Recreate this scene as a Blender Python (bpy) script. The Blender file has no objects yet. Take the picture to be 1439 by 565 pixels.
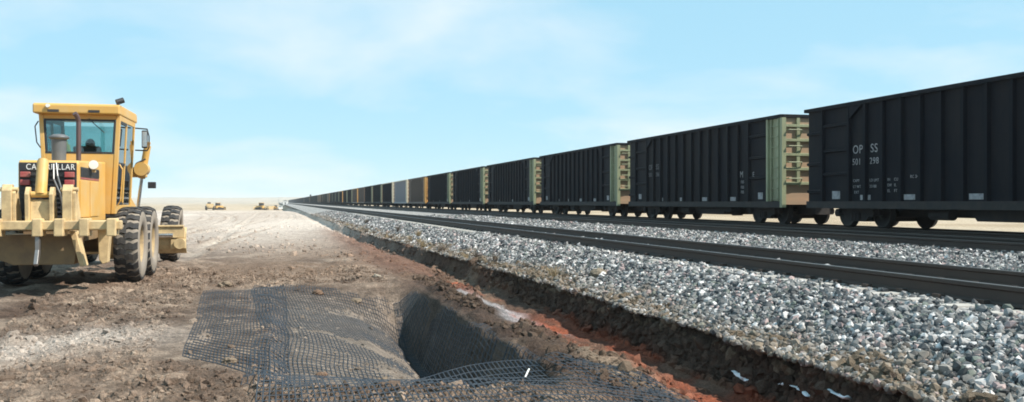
import bpy, bmesh, math, random
import numpy as np
from mathutils import Vector, Matrix, Euler
R = math.radians
random.seed(7)
rng = np.random.default_rng(11)
S = bpy.context.scene
col = S.collection

# ------------------------------------------------------------------ camera
cd = bpy.data.cameras.new('camera'); cam = bpy.data.objects.new('camera', cd); col.objects.link(cam)
cam.location = (0, 0, 1.5)
cam.rotation_euler = (R(90), 0, -R(13.96))
cd.sensor_width = 36; cd.lens = 33.15; cd.shift_y = 0.0010
cd.clip_start = 0.1; cd.clip_end = 30000
S.camera = cam

# ------------------------------------------------------------------ sky and sun
SUN_EL, SUN_AZ = R(48), R(120)
to_sun = Vector((math.sin(SUN_AZ)*math.cos(SUN_EL), math.cos(SUN_AZ)*math.cos(SUN_EL), math.sin(SUN_EL)))
w = bpy.data.worlds.new('World'); S.world = w; w.use_nodes = True
nt = w.node_tree; nt.nodes.clear()
out = nt.nodes.new('ShaderNodeOutputWorld'); bg = nt.nodes.new('ShaderNodeBackground')
sky = nt.nodes.new('ShaderNodeTexSky'); sky.sky_type = 'NISHITA'; sky.sun_disc = False
sky.sun_elevation = SUN_EL; sky.sun_rotation = SUN_AZ
sky.air_density = 1.0; sky.dust_density = 0.35; sky.ozone_density = 1.0; sky.altitude = 1300
bg.inputs['Strength'].default_value = 0.095
# thin high cloud: noise on a plane overhead, whitening the sky
tc = nt.nodes.new('ShaderNodeTexCoord'); sp = nt.nodes.new('ShaderNodeSeparateXYZ')
nt.links.new(tc.outputs['Generated'], sp.inputs[0])
def wm(op, a, b):
    n = nt.nodes.new('ShaderNodeMath'); n.operation = op
    for i, v in enumerate((a, b)):
        if isinstance(v, (int, float)): n.inputs[i].default_value = v
        else: nt.links.new(v, n.inputs[i])
    return n.outputs[0]
zz = wm('ADD', wm('MAXIMUM', sp.outputs['Z'], 0.0), 0.22)
cb = nt.nodes.new('ShaderNodeCombineXYZ')
nt.links.new(wm('DIVIDE', sp.outputs['X'], zz), cb.inputs[0]); nt.links.new(wm('DIVIDE', sp.outputs['Y'], zz), cb.inputs[1])
cn = nt.nodes.new('ShaderNodeTexNoise'); cn.inputs['Scale'].default_value = 1.25; cn.inputs['Detail'].default_value = 6; cn.inputs['Roughness'].default_value = 0.5
cn.inputs['Distortion'].default_value = 0.3
mp = nt.nodes.new('ShaderNodeMapping'); mp.inputs['Location'].default_value = (7.9, 17.9, 0); mp.inputs['Scale'].default_value = (1.0, 1.0, 1)
nt.links.new(cb.outputs[0], mp.inputs[0]); nt.links.new(mp.outputs[0], cn.inputs['Vector'])
cr = nt.nodes.new('ShaderNodeValToRGB'); cr.color_ramp.elements[0].position = 0.47; cr.color_ramp.elements[1].position = 0.70
cr.color_ramp.elements[0].color = (0.0, 0.0, 0.0, 1); cr.color_ramp.elements[1].color = (0.72, 0.72, 0.72, 1)
nt.links.new(cn.outputs['Fac'], cr.inputs[0])
mx = nt.nodes.new('ShaderNodeMix'); mx.data_type = 'RGBA'
veil = nt.nodes.new('ShaderNodeMix'); veil.data_type = 'RGBA'; veil.inputs['Factor'].default_value = 0.78
nt.links.new(sky.outputs[0], veil.inputs['A']); veil.inputs['B'].default_value = (3.0, 5.7, 7.1, 1)
nt.links.new(cr.outputs[0], mx.inputs['Factor']); nt.links.new(veil.outputs['Result'], mx.inputs['A'])
mx.inputs['B'].default_value = (6.3, 6.9, 7.3, 1)
nt.links.new(mx.outputs['Result'], bg.inputs['Color']); nt.links.new(bg.outputs[0], out.inputs['Surface'])
sl = bpy.data.lights.new('sun', 'SUN'); sl.energy = 5.0; sl.angle = R(0.53); sl.color = (1.0, 0.925, 0.82)
so = bpy.data.objects.new('sun', sl); col.objects.link(so); so.rotation_euler = to_sun.to_track_quat('Z', 'Y').to_euler()
so.location = (30, -20, 60)
S.view_settings.view_transform = 'Standard'; S.view_settings.look = 'None'
S.view_settings.exposure = 0.6; S.view_settings.gamma = 1
S.cycles.filter_width = 1.8; S.cycles.volume_bounces = 1

# ------------------------------------------------------------------ helpers
def tag(o, label=None, cat=None, group=None, kind=None):
    if label: o['label'] = label
    if cat: o['category'] = cat
    if group: o['group'] = group
    if kind: o['kind'] = kind
    return o
def empty(name, loc=(0, 0, 0), rz=0):
    o = bpy.data.objects.new(name, None); col.objects.link(o); o.location = loc; o.rotation_euler = (0, 0, rz); o.empty_display_size = 0.2
    return o

class MB:
    def __init__(s): s.v = []; s.f = []; s.sm = []
    def add(s, vs, fs, smooth=False):
        b = len(s.v); s.v += [tuple(p) for p in vs]
        for f in fs: s.f.append([b+i for i in f]); s.sm.append(smooth)
        return s
    def box(s, x0, x1, y0, y1, z0, z1, M=None):
        vs = [Vector((x, y, z)) for z in (z0, z1) for y in (y0, y1) for x in (x0, x1)]
        if M: vs = [M @ p for p in vs]
        return s.add(vs, [(0,2,3,1),(4,5,7,6),(0,1,5,4),(2,6,7,3),(0,4,6,2),(1,3,7,5)])
    def cyl(s, p0, p1, r0, r1=None, n=14, caps=True):
        r1 = r0 if r1 is None else r1
        p0 = Vector(p0); p1 = Vector(p1); q = (p1-p0).to_track_quat('Z', 'Y')
        vs = []
        for p, r in ((p0, r0), (p1, r1)):
            for i in range(n):
                a = 2*math.pi*i/n; vs.append(p + q @ Vector((r*math.cos(a), r*math.sin(a), 0)))
        s.add(vs, [(i, (i+1) % n, n+(i+1) % n, n+i) for i in range(n)], True)
        if caps:
            s.add(vs[:n], [tuple(range(n))[::-1]]); s.add(vs[n:], [tuple(range(n))])
        return s
    def tube(s, pts, r, n=8):
        for a, b in zip(pts[:-1], pts[1:]): s.cyl(a, b, r, n=n)
        return s
    def prism(s, poly, axis, a0, a1):
        def mk(p, a):
            return {'x': (a, p[0], p[1]), 'y': (p[0], a, p[1]), 'z': (p[0], p[1], a)}[axis]
        n = len(poly); vs = [mk(p, a0) for p in poly]+[mk(p, a1) for p in poly]
        return s.add(vs, [tuple(range(n))[::-1], tuple(range(n, 2*n))]+[(i, (i+1) % n, n+(i+1) % n, n+i) for i in range(n)])
    def lathe(s, prof, c, axis='x', n=32, smooth=True):
        c = Vector(c); vs = []
        for h, r in prof:
            for i in range(n):
                a = 2*math.pi*i/n; u, v = r*math.cos(a), r*math.sin(a)
                vs.append(c+Vector({'x': (h, u, v), 'y': (u, h, v), 'z': (u, v, h)}[axis]))
        fs = []
        for k in range(len(prof)-1):
            for i in range(n): fs.append((k*n+i, k*n+(i+1) % n, (k+1)*n+(i+1) % n, (k+1)*n+i))
        return s.add(vs, fs, smooth)
    def mesh(s, name, mat):
        me = bpy.data.meshes.new(name); me.from_pydata(s.v, [], s.f)
        me.polygons.foreach_set('use_smooth', s.sm)
        bm = bmesh.new(); bm.from_mesh(me); bmesh.ops.recalc_face_normals(bm, faces=bm.faces); bm.to_mesh(me); bm.free()
        if mat: me.materials.append(mat)
        return me
    def build(s, name, mat, parent=None, bevel=0, loc=None, rz=0):
        o = bpy.data.objects.new(name, s.mesh(name, mat)); col.objects.link(o); o.parent = parent
        if loc: o.location = loc
        if rz: o.rotation_euler = (0, 0, rz)
        if bevel:
            m = o.modifiers.new('bevel', 'BEVEL'); m.width = bevel; m.segments = 2; m.limit_method = 'ANGLE'; m.angle_limit = R(40)
        return o
def link(name, me, parent=None, loc=None, rot=None):
    o = bpy.data.objects.new(name, me); col.objects.link(o); o.parent = parent
    if loc: o.location = loc
    if rot: o.rotation_euler = rot
    return o
def np_mesh(name, V, F, mat, colors=None, smooth=False):
    me = bpy.data.meshes.new(name); V = np.asarray(V, np.float32); F = np.asarray(F, np.int32)
    k = F.shape[1]
    me.vertices.add(len(V)); me.vertices.foreach_set('co', V.ravel())
    me.loops.add(F.size); me.loops.foreach_set('vertex_index', F.ravel())
    me.polygons.add(len(F)); me.polygons.foreach_set('loop_start', np.arange(0, F.size, k, dtype=np.int32))
    me.polygons.foreach_set('use_smooth', np.full(len(F), smooth))
    me.update(calc_edges=True)
    if colors is not None:
        a = me.color_attributes.new('tone', 'FLOAT_COLOR', 'POINT')
        c = np.ones((len(V), 4), np.float32); c[:, :3] = colors; a.data.foreach_set('color', c.ravel())
    me.materials.append(mat); me.validate()
    return me

# ------------------------------------------------------------------ materials
def mat(name, base, rough=0.6, metal=0.0, dirt=None, dirt_amt=0.5, dirt_scale=3.0, bump=0.0, bump_scale=40.0, var=0.12, stretch=(1, 1, 1), spec=0.5):
    m = bpy.data.materials.new(name); m.use_nodes = True; t = m.node_tree; p = t.nodes['Principled BSDF']
    tc = t.nodes.new('ShaderNodeTexCoord'); mp = t.nodes.new('ShaderNodeMapping'); mp.inputs['Scale'].default_value = stretch
    t.links.new(tc.outputs['Object'], mp.inputs[0])
    n1 = t.nodes.new('ShaderNodeTexNoise'); n1.inputs['Scale'].default_value = dirt_scale; n1.inputs['Detail'].default_value = 8; n1.inputs['Roughness'].default_value = 0.65
    t.links.new(mp.outputs[0], n1.inputs['Vector'])
    r = t.nodes.new('ShaderNodeValToRGB'); r.color_ramp.elements[0].position = 0.42; r.color_ramp.elements[1].position = 0.68
    t.links.new(n1.outputs['Fac'], r.inputs[0])
    d = dirt or tuple(c*(1-var*2) for c in base)
    k = t.nodes.new('ShaderNodeMath'); k.operation = 'MULTIPLY'; k.inputs[1].default_value = dirt_amt; t.links.new(r.outputs[0], k.inputs[0])
    x = t.nodes.new('ShaderNodeMix'); x.data_type = 'RGBA'; x.inputs['A'].default_value = (*base, 1); x.inputs['B'].default_value = (*d, 1)
    t.links.new(k.outputs[0], x.inputs['Factor'])
    t.links.new(x.outputs['Result'], p.inputs['Base Color'])
    p.inputs['Roughness'].default_value = rough; p.inputs['Metallic'].default_value = metal; p.inputs['Specular IOR Level'].default_value = spec
    if bump:
        n2 = t.nodes.new('ShaderNodeTexNoise'); n2.inputs['Scale'].default_value = bump_scale; n2.inputs['Detail'].default_value = 4
        t.links.new(mp.outputs[0], n2.inputs['Vector'])
        b = t.nodes.new('ShaderNodeBump'); b.inputs['Strength'].default_value = bump; b.inputs['Distance'].default_value = 0.02
        t.links.new(n2.outputs['Fac'], b.inputs['Height']); t.links.new(b.outputs[0], p.inputs['Normal'])
    return m
def attr_mat(name, scale, rough=0.95, bump=0.6, bump_dist=0.03, lo=0.65, hi=1.3, fine=60, spec=0.2):
    m = bpy.data.materials.new(name); m.use_nodes = True; t = m.node_tree; p = t.nodes['Principled BSDF']
    at = t.nodes.new('ShaderNodeAttribute'); at.attribute_name = 'tone'
    tc = t.nodes.new('ShaderNodeTexCoord')
    outs = []
    for sc, dt in ((scale, 9), (fine, 5)):
        n = t.nodes.new('ShaderNodeTexNoise'); n.inputs['Scale'].default_value = sc; n.inputs['Detail'].default_value = dt; n.inputs['Roughness'].default_value = 0.7
        t.links.new(tc.outputs['Object'], n.inputs['Vector'])
        r = t.nodes.new('ShaderNodeMapRange'); r.inputs['From Min'].default_value = 0.3; r.inputs['From Max'].default_value = 0.7
        r.inputs['To Min'].default_value = lo; r.inputs['To Max'].default_value = hi
        t.links.new(n.outputs['Fac'], r.inputs['Value']); outs.append((n, r))
    mul = t.nodes.new('ShaderNodeMath'); mul.operation = 'MULTIPLY'
    t.links.new(outs[0][1].outputs[0], mul.inputs[0]); t.links.new(outs[1][1].outputs[0], mul.inputs[1])
    vm = t.nodes.new('ShaderNodeVectorMath'); vm.operation = 'SCALE'
    t.links.new(at.outputs['Color'], vm.inputs[0]); t.links.new(mul.outputs[0], vm.inputs['Scale'])
    t.links.new(vm.outputs[0], p.inputs['Base Color'])
    p.inputs['Roughness'].default_value = rough; p.inputs['Specular IOR Level'].default_value = spec
    ad = t.nodes.new('ShaderNodeMath'); ad.operation = 'ADD'
    t.links.new(outs[0][0].outputs['Fac'], ad.inputs[0]); t.links.new(outs[1][0].outputs['Fac'], ad.inputs[1])
    b = t.nodes.new('ShaderNodeBump'); b.inputs['Strength'].default_value = bump; b.inputs['Distance'].default_value = bump_dist
    t.links.new(ad.outputs[0], b.inputs['Height']); t.links.new(b.outputs[0], p.inputs['Normal'])
    return m
def glass_mat(name, tint, refl=0.12):
    m = bpy.data.materials.new(name); m.use_nodes = True; t = m.node_tree; t.nodes.clear()
    o = t.nodes.new('ShaderNodeOutputMaterial'); mixs = t.nodes.new('ShaderNodeMixShader')
    tr = t.nodes.new('ShaderNodeBsdfTransparent'); tr.inputs[0].default_value = (*tint, 1)
    gl = t.nodes.new('ShaderNodeBsdfGlossy'); gl.inputs['Roughness'].default_value = 0.03
    fr = t.nodes.new('ShaderNodeFresnel'); fr.inputs[0].default_value = 1.5
    a = t.nodes.new('ShaderNodeMath'); a.operation = 'ADD'; a.inputs[1].default_value = refl-0.04; t.links.new(fr.outputs[0], a.inputs[0])
    t.links.new(a.outputs[0], mixs.inputs[0]); t.links.new(tr.outputs[0], mixs.inputs[1]); t.links.new(gl.outputs[0], mixs.inputs[2])
    t.links.new(mixs.outputs[0], o.inputs[0])
    return m

DUST = (0.42, 0.34, 0.25)
Y_ = mat('machine_yellow', (0.60, 0.345, 0.085), 0.5, dirt=(0.55, 0.40, 0.20), dirt_amt=0.6, dirt_scale=2.2, bump=0.05)
YD = mat('machine_yellow_dusty', (0.60, 0.45, 0.24), 0.65, dirt=(0.27, 0.185, 0.105), dirt_amt=0.75, dirt_scale=4.5, bump=0.08)
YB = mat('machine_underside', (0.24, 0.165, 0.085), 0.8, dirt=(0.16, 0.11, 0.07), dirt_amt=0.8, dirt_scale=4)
BLK = mat('black_paint', (0.025, 0.026, 0.03), 0.55, dirt=(0.10, 0.09, 0.08), dirt_amt=0.35)
RUB = mat('tyre_rubber', (0.022, 0.023, 0.025), 0.85, dirt=(0.085, 0.072, 0.06), dirt_amt=0.5, dirt_scale=5)
RUBD = mat('tyre_rubber_dusty', (0.22, 0.19, 0.16), 0.9, dirt=(0.32, 0.27, 0.21), dirt_amt=0.7, dirt_scale=4)
STEEL = mat('grey_steel', (0.28, 0.28, 0.28), 0.4, 0.7, dirt=(0.2, 0.15, 0.11), dirt_amt=0.4)
CHROME = mat('cylinder_rod', (0.7, 0.7, 0.7), 0.2, 0.9)
RED = mat('lamp_red', (0.36, 0.06, 0.06), 0.4, dirt=(0.38, 0.20, 0.15), dirt_amt=.8)
WHITE = mat('white_paint', (0.78, 0.78, 0.76), 0.6, dirt=(0.5, 0.47, 0.43), dirt_amt=0.35)
LENS = mat('lamp_lens', (0.85, 0.84, 0.80), 0.25)
SEAT = mat('seat_vinyl', (0.03, 0.03, 0.035), 0.7)
GLS = glass_mat('cab_glass', (0.62, 0.80, 0.80), 0.10)
GLSD = glass_mat('cab_side_glass', (0.35, 0.45, 0.48), 0.22)

# ------------------------------------------------------------------ noise
def vnoise(x, y, seed):
    xi = np.floor(x).astype(np.int64); yi = np.floor(y).astype(np.int64); fx = x-xi; fy = y-yi
    def h(a, b):
        n = (a*374761393 + b*668265263 + seed*974711) & 0xffffffff
        n = ((n ^ (n >> 13))*1274126177) & 0xffffffff
        n = ((n ^ (n >> 16))*2246822519) & 0xffffffff
        return ((n ^ (n >> 15)) & 0xffffff)/float(0xffffff)
    ux = fx*fx*(3-2*fx); uy = fy*fy*(3-2*fy)
    return (h(xi, yi)*(1-ux)+h(xi+1, yi)*ux)*(1-uy)+(h(xi, yi+1)*(1-ux)+h(xi+1, yi+1)*ux)*uy
def fbm(x, y, seed, oct=5, gain=0.5):
    a = 1.0; s = 0; t = 0
    for i in range(oct):
        s = s+a*(vnoise(x*2**i+17.3*i, y*2**i+9.1*i, seed+i)-0.5); t += a; a *= gain
    return s/t*2
def sst(a, b, x):
    t = np.clip((x-a)/(b-a), 0, 1); return t*t*(3-2*t)

# ------------------------------------------------------------------ terrain shape
def lip(Y): return 4.6-0.75*sst(14, 50, Y)
BED_X = [0.0, 0.25, 1.15, 1.5, 4.6, 5.4, 7.9, 8.8, 15.6, 16.2, 17.6, 18.4, 19.4]
BED_Z = [0.085, 0.15, 0.44, 0.495, 0.50, 0.46, 0.46, 0.50, 0.50, 0.42, 0.02, -0.25, -0.5]
def bed(X, Y):
    l = lip(Y)
    xs = np.where(X < 6.1, (X-l)/(6.1-l)*1.5, X-6.1+1.5)
    z = np.interp(xs, BED_X, BED_Z)
    return z + 0.02*fbm(X*1.3, Y*0.7, 91, 4)
def trench_w(Y, X=0): return sst(17.4, 14.8, Y+0.5*fbm(X*0.7+3, Y*0.0, 77, 2))*sst(7.3, 9.0, Y)
def clay_mask(X, Y): return sst(1.0, .45, np.abs(X-3.42)/.55+.35*fbm(X*2, Y*1.2, 89, 3))*sst(1, .6, np.abs(Y-14.6)/2.6)
def churn(X, Y):
    n = fbm(X*.45, Y*.3, 25, 4)
    return np.clip(sst(-3.6, -2.2, X+1.2*n)*sst(2.4, 1.2, X)*sst(24, 17, Y)+.75*sst(9.0, 7.2, Y+2.5*n)+sst(.1, .35, n)*sst(30, 20, Y), 0, 1)*np.where(X < 2.4, 1, 0)
def ground(X, Y, detail=True):
    X = np.asarray(X, float); Y = np.asarray(Y, float)
    l = lip(Y); wob = 0.34*fbm(Y*0.6, Y*0+3, 5, 5, .6)*(1-sst(40, 90, Y)*0.5)
    xr = X-(l-4.6)+wob*sst(4.9, 4.0, X)*sst(1.5, 2.8, X)
    near = np.interp(xr, [1.9, 2.4, 2.9, 3.2, 3.55, 4.2, 4.44, 4.56, 4.63, 4.72, 4.95], [0, -.03, -.10, -.17, -.33, -.40, -.37, -.04, .06, .085, -.1])
    far = np.interp(xr, [2.6, 3.1, 3.4, 3.8, 4.2, 4.4, 4.55, 4.7, 4.95], [0, .0, -.06, -.26, -.33, -.28, .05, .085, -.1])
    b = sst(15, 27, Y); z = near*(1-b)+far*b
    tr = np.interp(X+0.15*fbm(X*0.2, Y*0.6, 41, 3, .5), [-.1, .05, .3, 1.15, 1.65, 1.95, 2.1, 2.46, 2.6], [0, -.10, -.13, -.34, -.64, -1.0, -1.0, -.06, 0])
    z = z+tr*trench_w(Y, X)
    plain = -2.1*sst(110, 420, Y)*sst(5.5, 2.5, X)
    hills = 34*sst(2200, 6500, np.hypot(X, Y))*(0.65+0.9*fbm(X/1500, Y/1500, 8, 4))
    right = -0.55*sst(22, 32, X)+0.9*sst(60, 220, X)*(1+fbm(X/60, Y/60, 15, 4))*0.8
    z = np.where(X > 4.95, -0.1, z)
    z = np.where(X > 22.4, -0.15+right, z)
    z = z+plain+hills+np.where(X < 5, 1, 0)*0.5*sst(60, 300, -X)*fbm(X/80, Y/80, 33, 3)
    if detail:
        act = np.where(X < 4.75, 1.0, 0.3)
        rough = 0.35+0.65*sst(-0.1, 0.25, fbm(X*0.35, Y*0.35, 21, 3))
        rough = np.where((X > 2.55) & (X < 4.75), 1.5, rough)
        ch = churn(X, Y)*(1-sst(-1.35, -1.05, X)*sst(17.8, 16.8, Y)*sst(-.2, .25, Y-(9.5-1.5*np.clip(X+1.0, 0, 1.1))))
        z = z+ch*(.050*fbm(X*3.1, Y*3.1, 61, 4, .65)+.085*np.maximum(fbm(X*6.5, Y*6.5, 62, 3, .6)-.05, 0))
        mesh_area = sst(-1.35, -1.05, X)*sst(2.5, 2.2, X)*sst(17.8, 16.8, Y)*sst(-.2, .25, Y-(9.5-1.5*np.clip(X+1.0, 0, 1.1)))
        rough = rough*(1-0.6*mesh_area)
        z = z+act*(0.055*fbm(X*0.6, Y*0.6, 1, 4)*(1-.5*mesh_area) + rough*(0.060*fbm(X*2.6, Y*2.6, 2, 4, .6)+0.045*np.abs(fbm(X*7, Y*7, 3, 4, .7))))
        z = z+sst(2.5, 2.8, X)*sst(4.75, 4.4, X)*sst(24, 17, Y)*(0.01+0.16*fbm(X*1.5, Y*1.2, 141, 3)+.09*np.abs(fbm(X*4, Y*4, 143, 4, .6)))*sst(3.9, 3.3, X)*(.45+.55*sst(10, 13, Y))*(1-.85*clay_mask(X, Y))
        z = z+sst(4.3, 4.5, X)*sst(4.75, 4.6, X)*(0.10*fbm(X*4, Y*4, 145, 3))*sst(40, 20, Y)
        z = z+sst(1.6, 1.95, X)*sst(2.9, 2.6, X)*trench_w(Y, X)*.07*fbm(X*2.2, Y*2.2, 147, 4, .6)
        # wheel ruts along the haul road
        for k, (x0, ph, amp, wd) in enumerate(RUTS):
            xc = x0+amp*np.sin((Y-ph)/38.0)
            dd = np.abs(X-xc)/wd
            z = z+np.where(dd < 2, -0.03*np.exp(-dd*dd*2)+0.018*np.exp(-(dd-1.25)**2*14), 0)*sst(6, 12, Y)
    return z
RUTS = [(-2.55, 0, .3, .24), (-4.6, 0, .3, .24), (-1.6, 45, 3.2, .26), (-3.7, 45, 3.2, .26), (-7.5, 12, 3.8, .32), (-9.7, 12, 3.8, .32), (-5.0, -20, -3.0, .28)]

# one sheet to the horizon, finer where the camera is near
def grow(a, b, d, f):
    o = [a]
    while o[-1] < b: o.append(o[-1]+d); d *= f
    return o
xs_f = list(np.arange(-3.2, 5.06, 0.036))
xl = [-x for x in grow(3.2, 10, 0.05, 1.008)[1:]][::-1]
xl2 = [-x for x in grow(-xl[0], 9000, 0.12, 1.075)[1:]][::-1]
xr2 = grow(xs_f[-1], 26, 0.25, 1.05); xr3 = grow(xr2[-1], 9000, 0.8, 1.085)[1:]
XS = np.array(xl2+xl+xs_f[:-1]+xr2+xr3)
YS = np.array([-8000, -3000, -1200, -500, -200, -90, -40, -20, -10, -4, -1, 1, 2.5, 3.5, 4.2]+grow(4.8, 7.5, 0.034, 1.0)[:-1]+grow(7.5, 9500, 0.036, 1.0100))
gx, gy = np.meshgrid(XS, YS)
gz = ground(gx, gy)
NX, NY = len(XS), len(YS)
idx = np.arange(NX*NY).reshape(NY, NX)
F = np.stack([idx[:-1, :-1], idx[:-1, 1:], idx[1:, 1:], idx[1:, :-1]], -1).reshape(-1, 4)
def lerp(a, b, t): return a*(1-t[..., None])+b*t[..., None]
C = lambda *c: np.array(c)
def ground_tone(X, Y, Z):
    n1 = fbm(X*0.30, Y*0.14, 51, 5); n2 = fbm(X*1.4, Y*1.0, 61, 4); n3 = fbm(X*0.08, Y*0.03, 71, 4)
    c = lerp(C(.240, .172, .125), C(.110, .072, .052), sst(-.22, .25, n1))
    c = lerp(c, C(.37, .295, .23), sst(.08, .5, n2+0.4*n1)*0.8)
    dry = np.clip(sst(20, 46, Y+10*n3-0.4*X)*1.0, 0, 1)*(0.72+0.28*sst(-.25, .25, fbm(X*0.16, Y*0.05, 73, 4)))
    dry = dry*(1-0.45*sst(70, 0, Y)*sst(-1.5, 2.5, X))
    c = lerp(c, C(.62, .555, .49), np.clip(dry, 0, 1))
    cw = churn(X, Y); c = lerp(c, lerp(C(.165, .122, .094), C(.40, .315, .245), sst(-.3, .45, fbm(X*3.4, Y*2.6, 63, 4, .6))), cw*.7)
    q = ((X+2.6)*-.72+(Y-10.5)*.70)/.75+.8*n1; al = (X+2.6)*.70+(Y-10.5)*.72
    c = lerp(c, C(.60, .54, .48), np.exp(-q*q)*sst(2.6, .6, al)*.8)
    # graded strip left of the trench
    st = sst(-3.2, -4.6, X+0.5*n1)*sst(7, 9, Y)*sst(19, 13, Y)
    c = lerp(c, C(.44, .38, .32), st*sst(-.2, .3, n1)*0.8)
    for k, (x0, ph, amp, wd) in enumerate(RUTS):
        d = np.abs(X-(x0+amp*np.sin((Y-ph)/38.0)))/wd; fade = sst(-.35, .1, fbm(Y*.06+k*5.3, X*.05, 75+k, 3))
        c = lerp(c, C(.30, .235, .18), np.exp(-(d-1.5)**2*6)*.5*sst(20, 34, Y)*fade)
        c = lerp(c, C(.62, .55, .47), np.exp(-d*d*1.3)*0.6*sst(20, 34, Y)*(0.6+.4*n2)*fade)
    # moist churned soil and red burnt shale beside the ballast
    di = sst(1.9, 2.6, X)*sst(4.9, 4.5, X)*sst(60, 22, Y)
    c = lerp(c, C(.120, .075, .055), di*0.8*sst(-.35, .15, n2+.1))
    red = di*sst(2.9, 3.5, X)*sst(-.15, .2, fbm(X*0.9+7, Y*0.45, 81, 4)-.05)
    c = lerp(c, C(.34, .098, .050), red*0.9*sst(4.5, 4.3, X)*sst(26, 17, Y))
    red2 = sst(1.5, 3.0, X)*sst(3.9, 3.3, X)*sst(18, 24, Y)*sst(70, 34, Y)
    c = lerp(c, C(.22, .12, .085), red2*0.7)
    clay = clay_mask(X, Y)
    c = lerp(c, C(.50, .53, .56), clay*0.95)
    # tan hummock at the near end of the ditch
    tanm = sst(.95, .5, np.abs(X-3.35)/.75)*sst(1, .3, np.abs(Y-8.6)/1.9)
    c = lerp(c, C(.36, .285, .21), tanm*0.95*sst(3.6, 3.35, X))
    rs = sst(3.15, 3.5, X+.4*n2)*sst(4.54, 4.44, X)*sst(17, 12, Y)*(.25+.75*sst(-.15, .12, fbm(X*1.1, Y*.9, 83, 3)))
    c = lerp(c, C(.31, .094, .050), rs*.88)
    c = lerp(c, C(.085, .063, .049), sst(4.40, 4.50, X)*sst(5.1, 4.9, X)*0.92*sst(45, 20, Y)*sst(.6, .2, n2))  # ditch bank: its shade deepened by painting the soil darker
    ridge_shade = sst(2.42, 2.6, X+.15*n2)*sst(3.5, 2.9, X+.5*n2)*sst(20, 16, Y)*sst(7.5, 9.5, Y)
    c = lerp(c, C(.070, .050, .040), ridge_shade*.85)  # ridge flank facing the trench: shadow painted into the soil colour
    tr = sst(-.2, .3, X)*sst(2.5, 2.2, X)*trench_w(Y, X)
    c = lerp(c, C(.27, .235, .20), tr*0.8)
    c = lerp(c, C(.115, .092, .075), sst(1.75, 2.0, X)*sst(2.6, 2.45, X)*trench_w(Y, X)*.85)  # right trench wall: darker tone adds shade to the soil colour
    # dry grassland away from the works
    gr = np.maximum(sst(22.6, 24, X), sst(260, 520, np.hypot(X*1.6, Y)))
    g = lerp(C(.40, .32, .22), C(.50, .42, .31), sst(-.3, .3, fbm(X/14, Y/22, 95, 5)))
    g = lerp(g, C(.30, .27, .20), sst(.1, .5, fbm(X/90, Y/300, 97, 4))*0.5)
    c = lerp(c, g, gr)
    return c*np.array([.98, .945, .93])
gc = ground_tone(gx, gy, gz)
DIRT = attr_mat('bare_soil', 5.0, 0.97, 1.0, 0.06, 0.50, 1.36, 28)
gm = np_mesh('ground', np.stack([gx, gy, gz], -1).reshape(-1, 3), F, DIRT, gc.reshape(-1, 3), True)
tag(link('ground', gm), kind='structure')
def gh(x, y): return float(ground(np.array([x]), np.array([y]))[0])

# ballast bed
def gravel_mat():
    m = bpy.data.materials.new('ballast_gravel'); m.use_nodes = True; t = m.node_tree; p = t.nodes['Principled BSDF']
    tc = t.nodes.new('ShaderNodeTexCoord'); v = t.nodes.new('ShaderNodeTexVoronoi'); v.inputs['Scale'].default_value = 15
    t.links.new(tc.outputs['Object'], v.inputs['Vector'])
    sx = t.nodes.new('ShaderNodeSeparateColor'); t.links.new(v.outputs['Color'], sx.inputs[0])
    r = t.nodes.new('ShaderNodeValToRGB'); e = r.color_ramp.elements
    e[0].position = 0; e[0].color = (.115, .11, .105, 1); e[1].position = 1; e[1].color = (.52, .50, .48, 1)
    q = e.new(.5); q.color = (.28, .27, .26, 1)
    t.links.new(sx.outputs[0], r.inputs[0]); t.links.new(r.outputs[0], p.inputs['Base Color'])
    b = t.nodes.new('ShaderNodeBump'); b.invert = True; b.inputs['Strength'].default_value = 1.0; b.inputs['Distance'].default_value = 0.05
    t.links.new(v.outputs['Distance'], b.inputs['Height']); t.links.new(b.outputs[0], p.inputs['Normal'])
    p.inputs['Roughness'].default_value = 0.9; p.inputs['Specular IOR Level'].default_value = 0.2
    return m
bx = np.array(sorted(set(list(np.arange(3.8, 7, 0.12))+list(np.arange(7, 24.01, 0.5))+[6.1])))
by = np.array([-40, -15, -5]+grow(0, 60, 0.25, 1.0)[:-1]+grow(60, 2600, 0.6, 1.03))
bgx, bgy = np.meshgrid(bx, by); 
lp = lip(bgy); bgx = np.where(bgx < 6.1, lp-0.05+(bgx-3.8)/(6.1-3.8)*(6.1-lp+0.05), bgx)
bgz = bed(bgx, bgy)
bi = np.arange(bgx.size).reshape(bgx.shape)
BF = np.stack([bi[:-1, :-1], bi[:-1, 1:], bi[1:, 1:], bi[1:, :-1]], -1).reshape(-1, 4)
tag(link('ballast_bed', np_mesh('ballast_bed', np.stack([bgx, bgy, bgz], -1).reshape(-1, 3), BF, gravel_mat(), None, True)), kind='structure')

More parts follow.
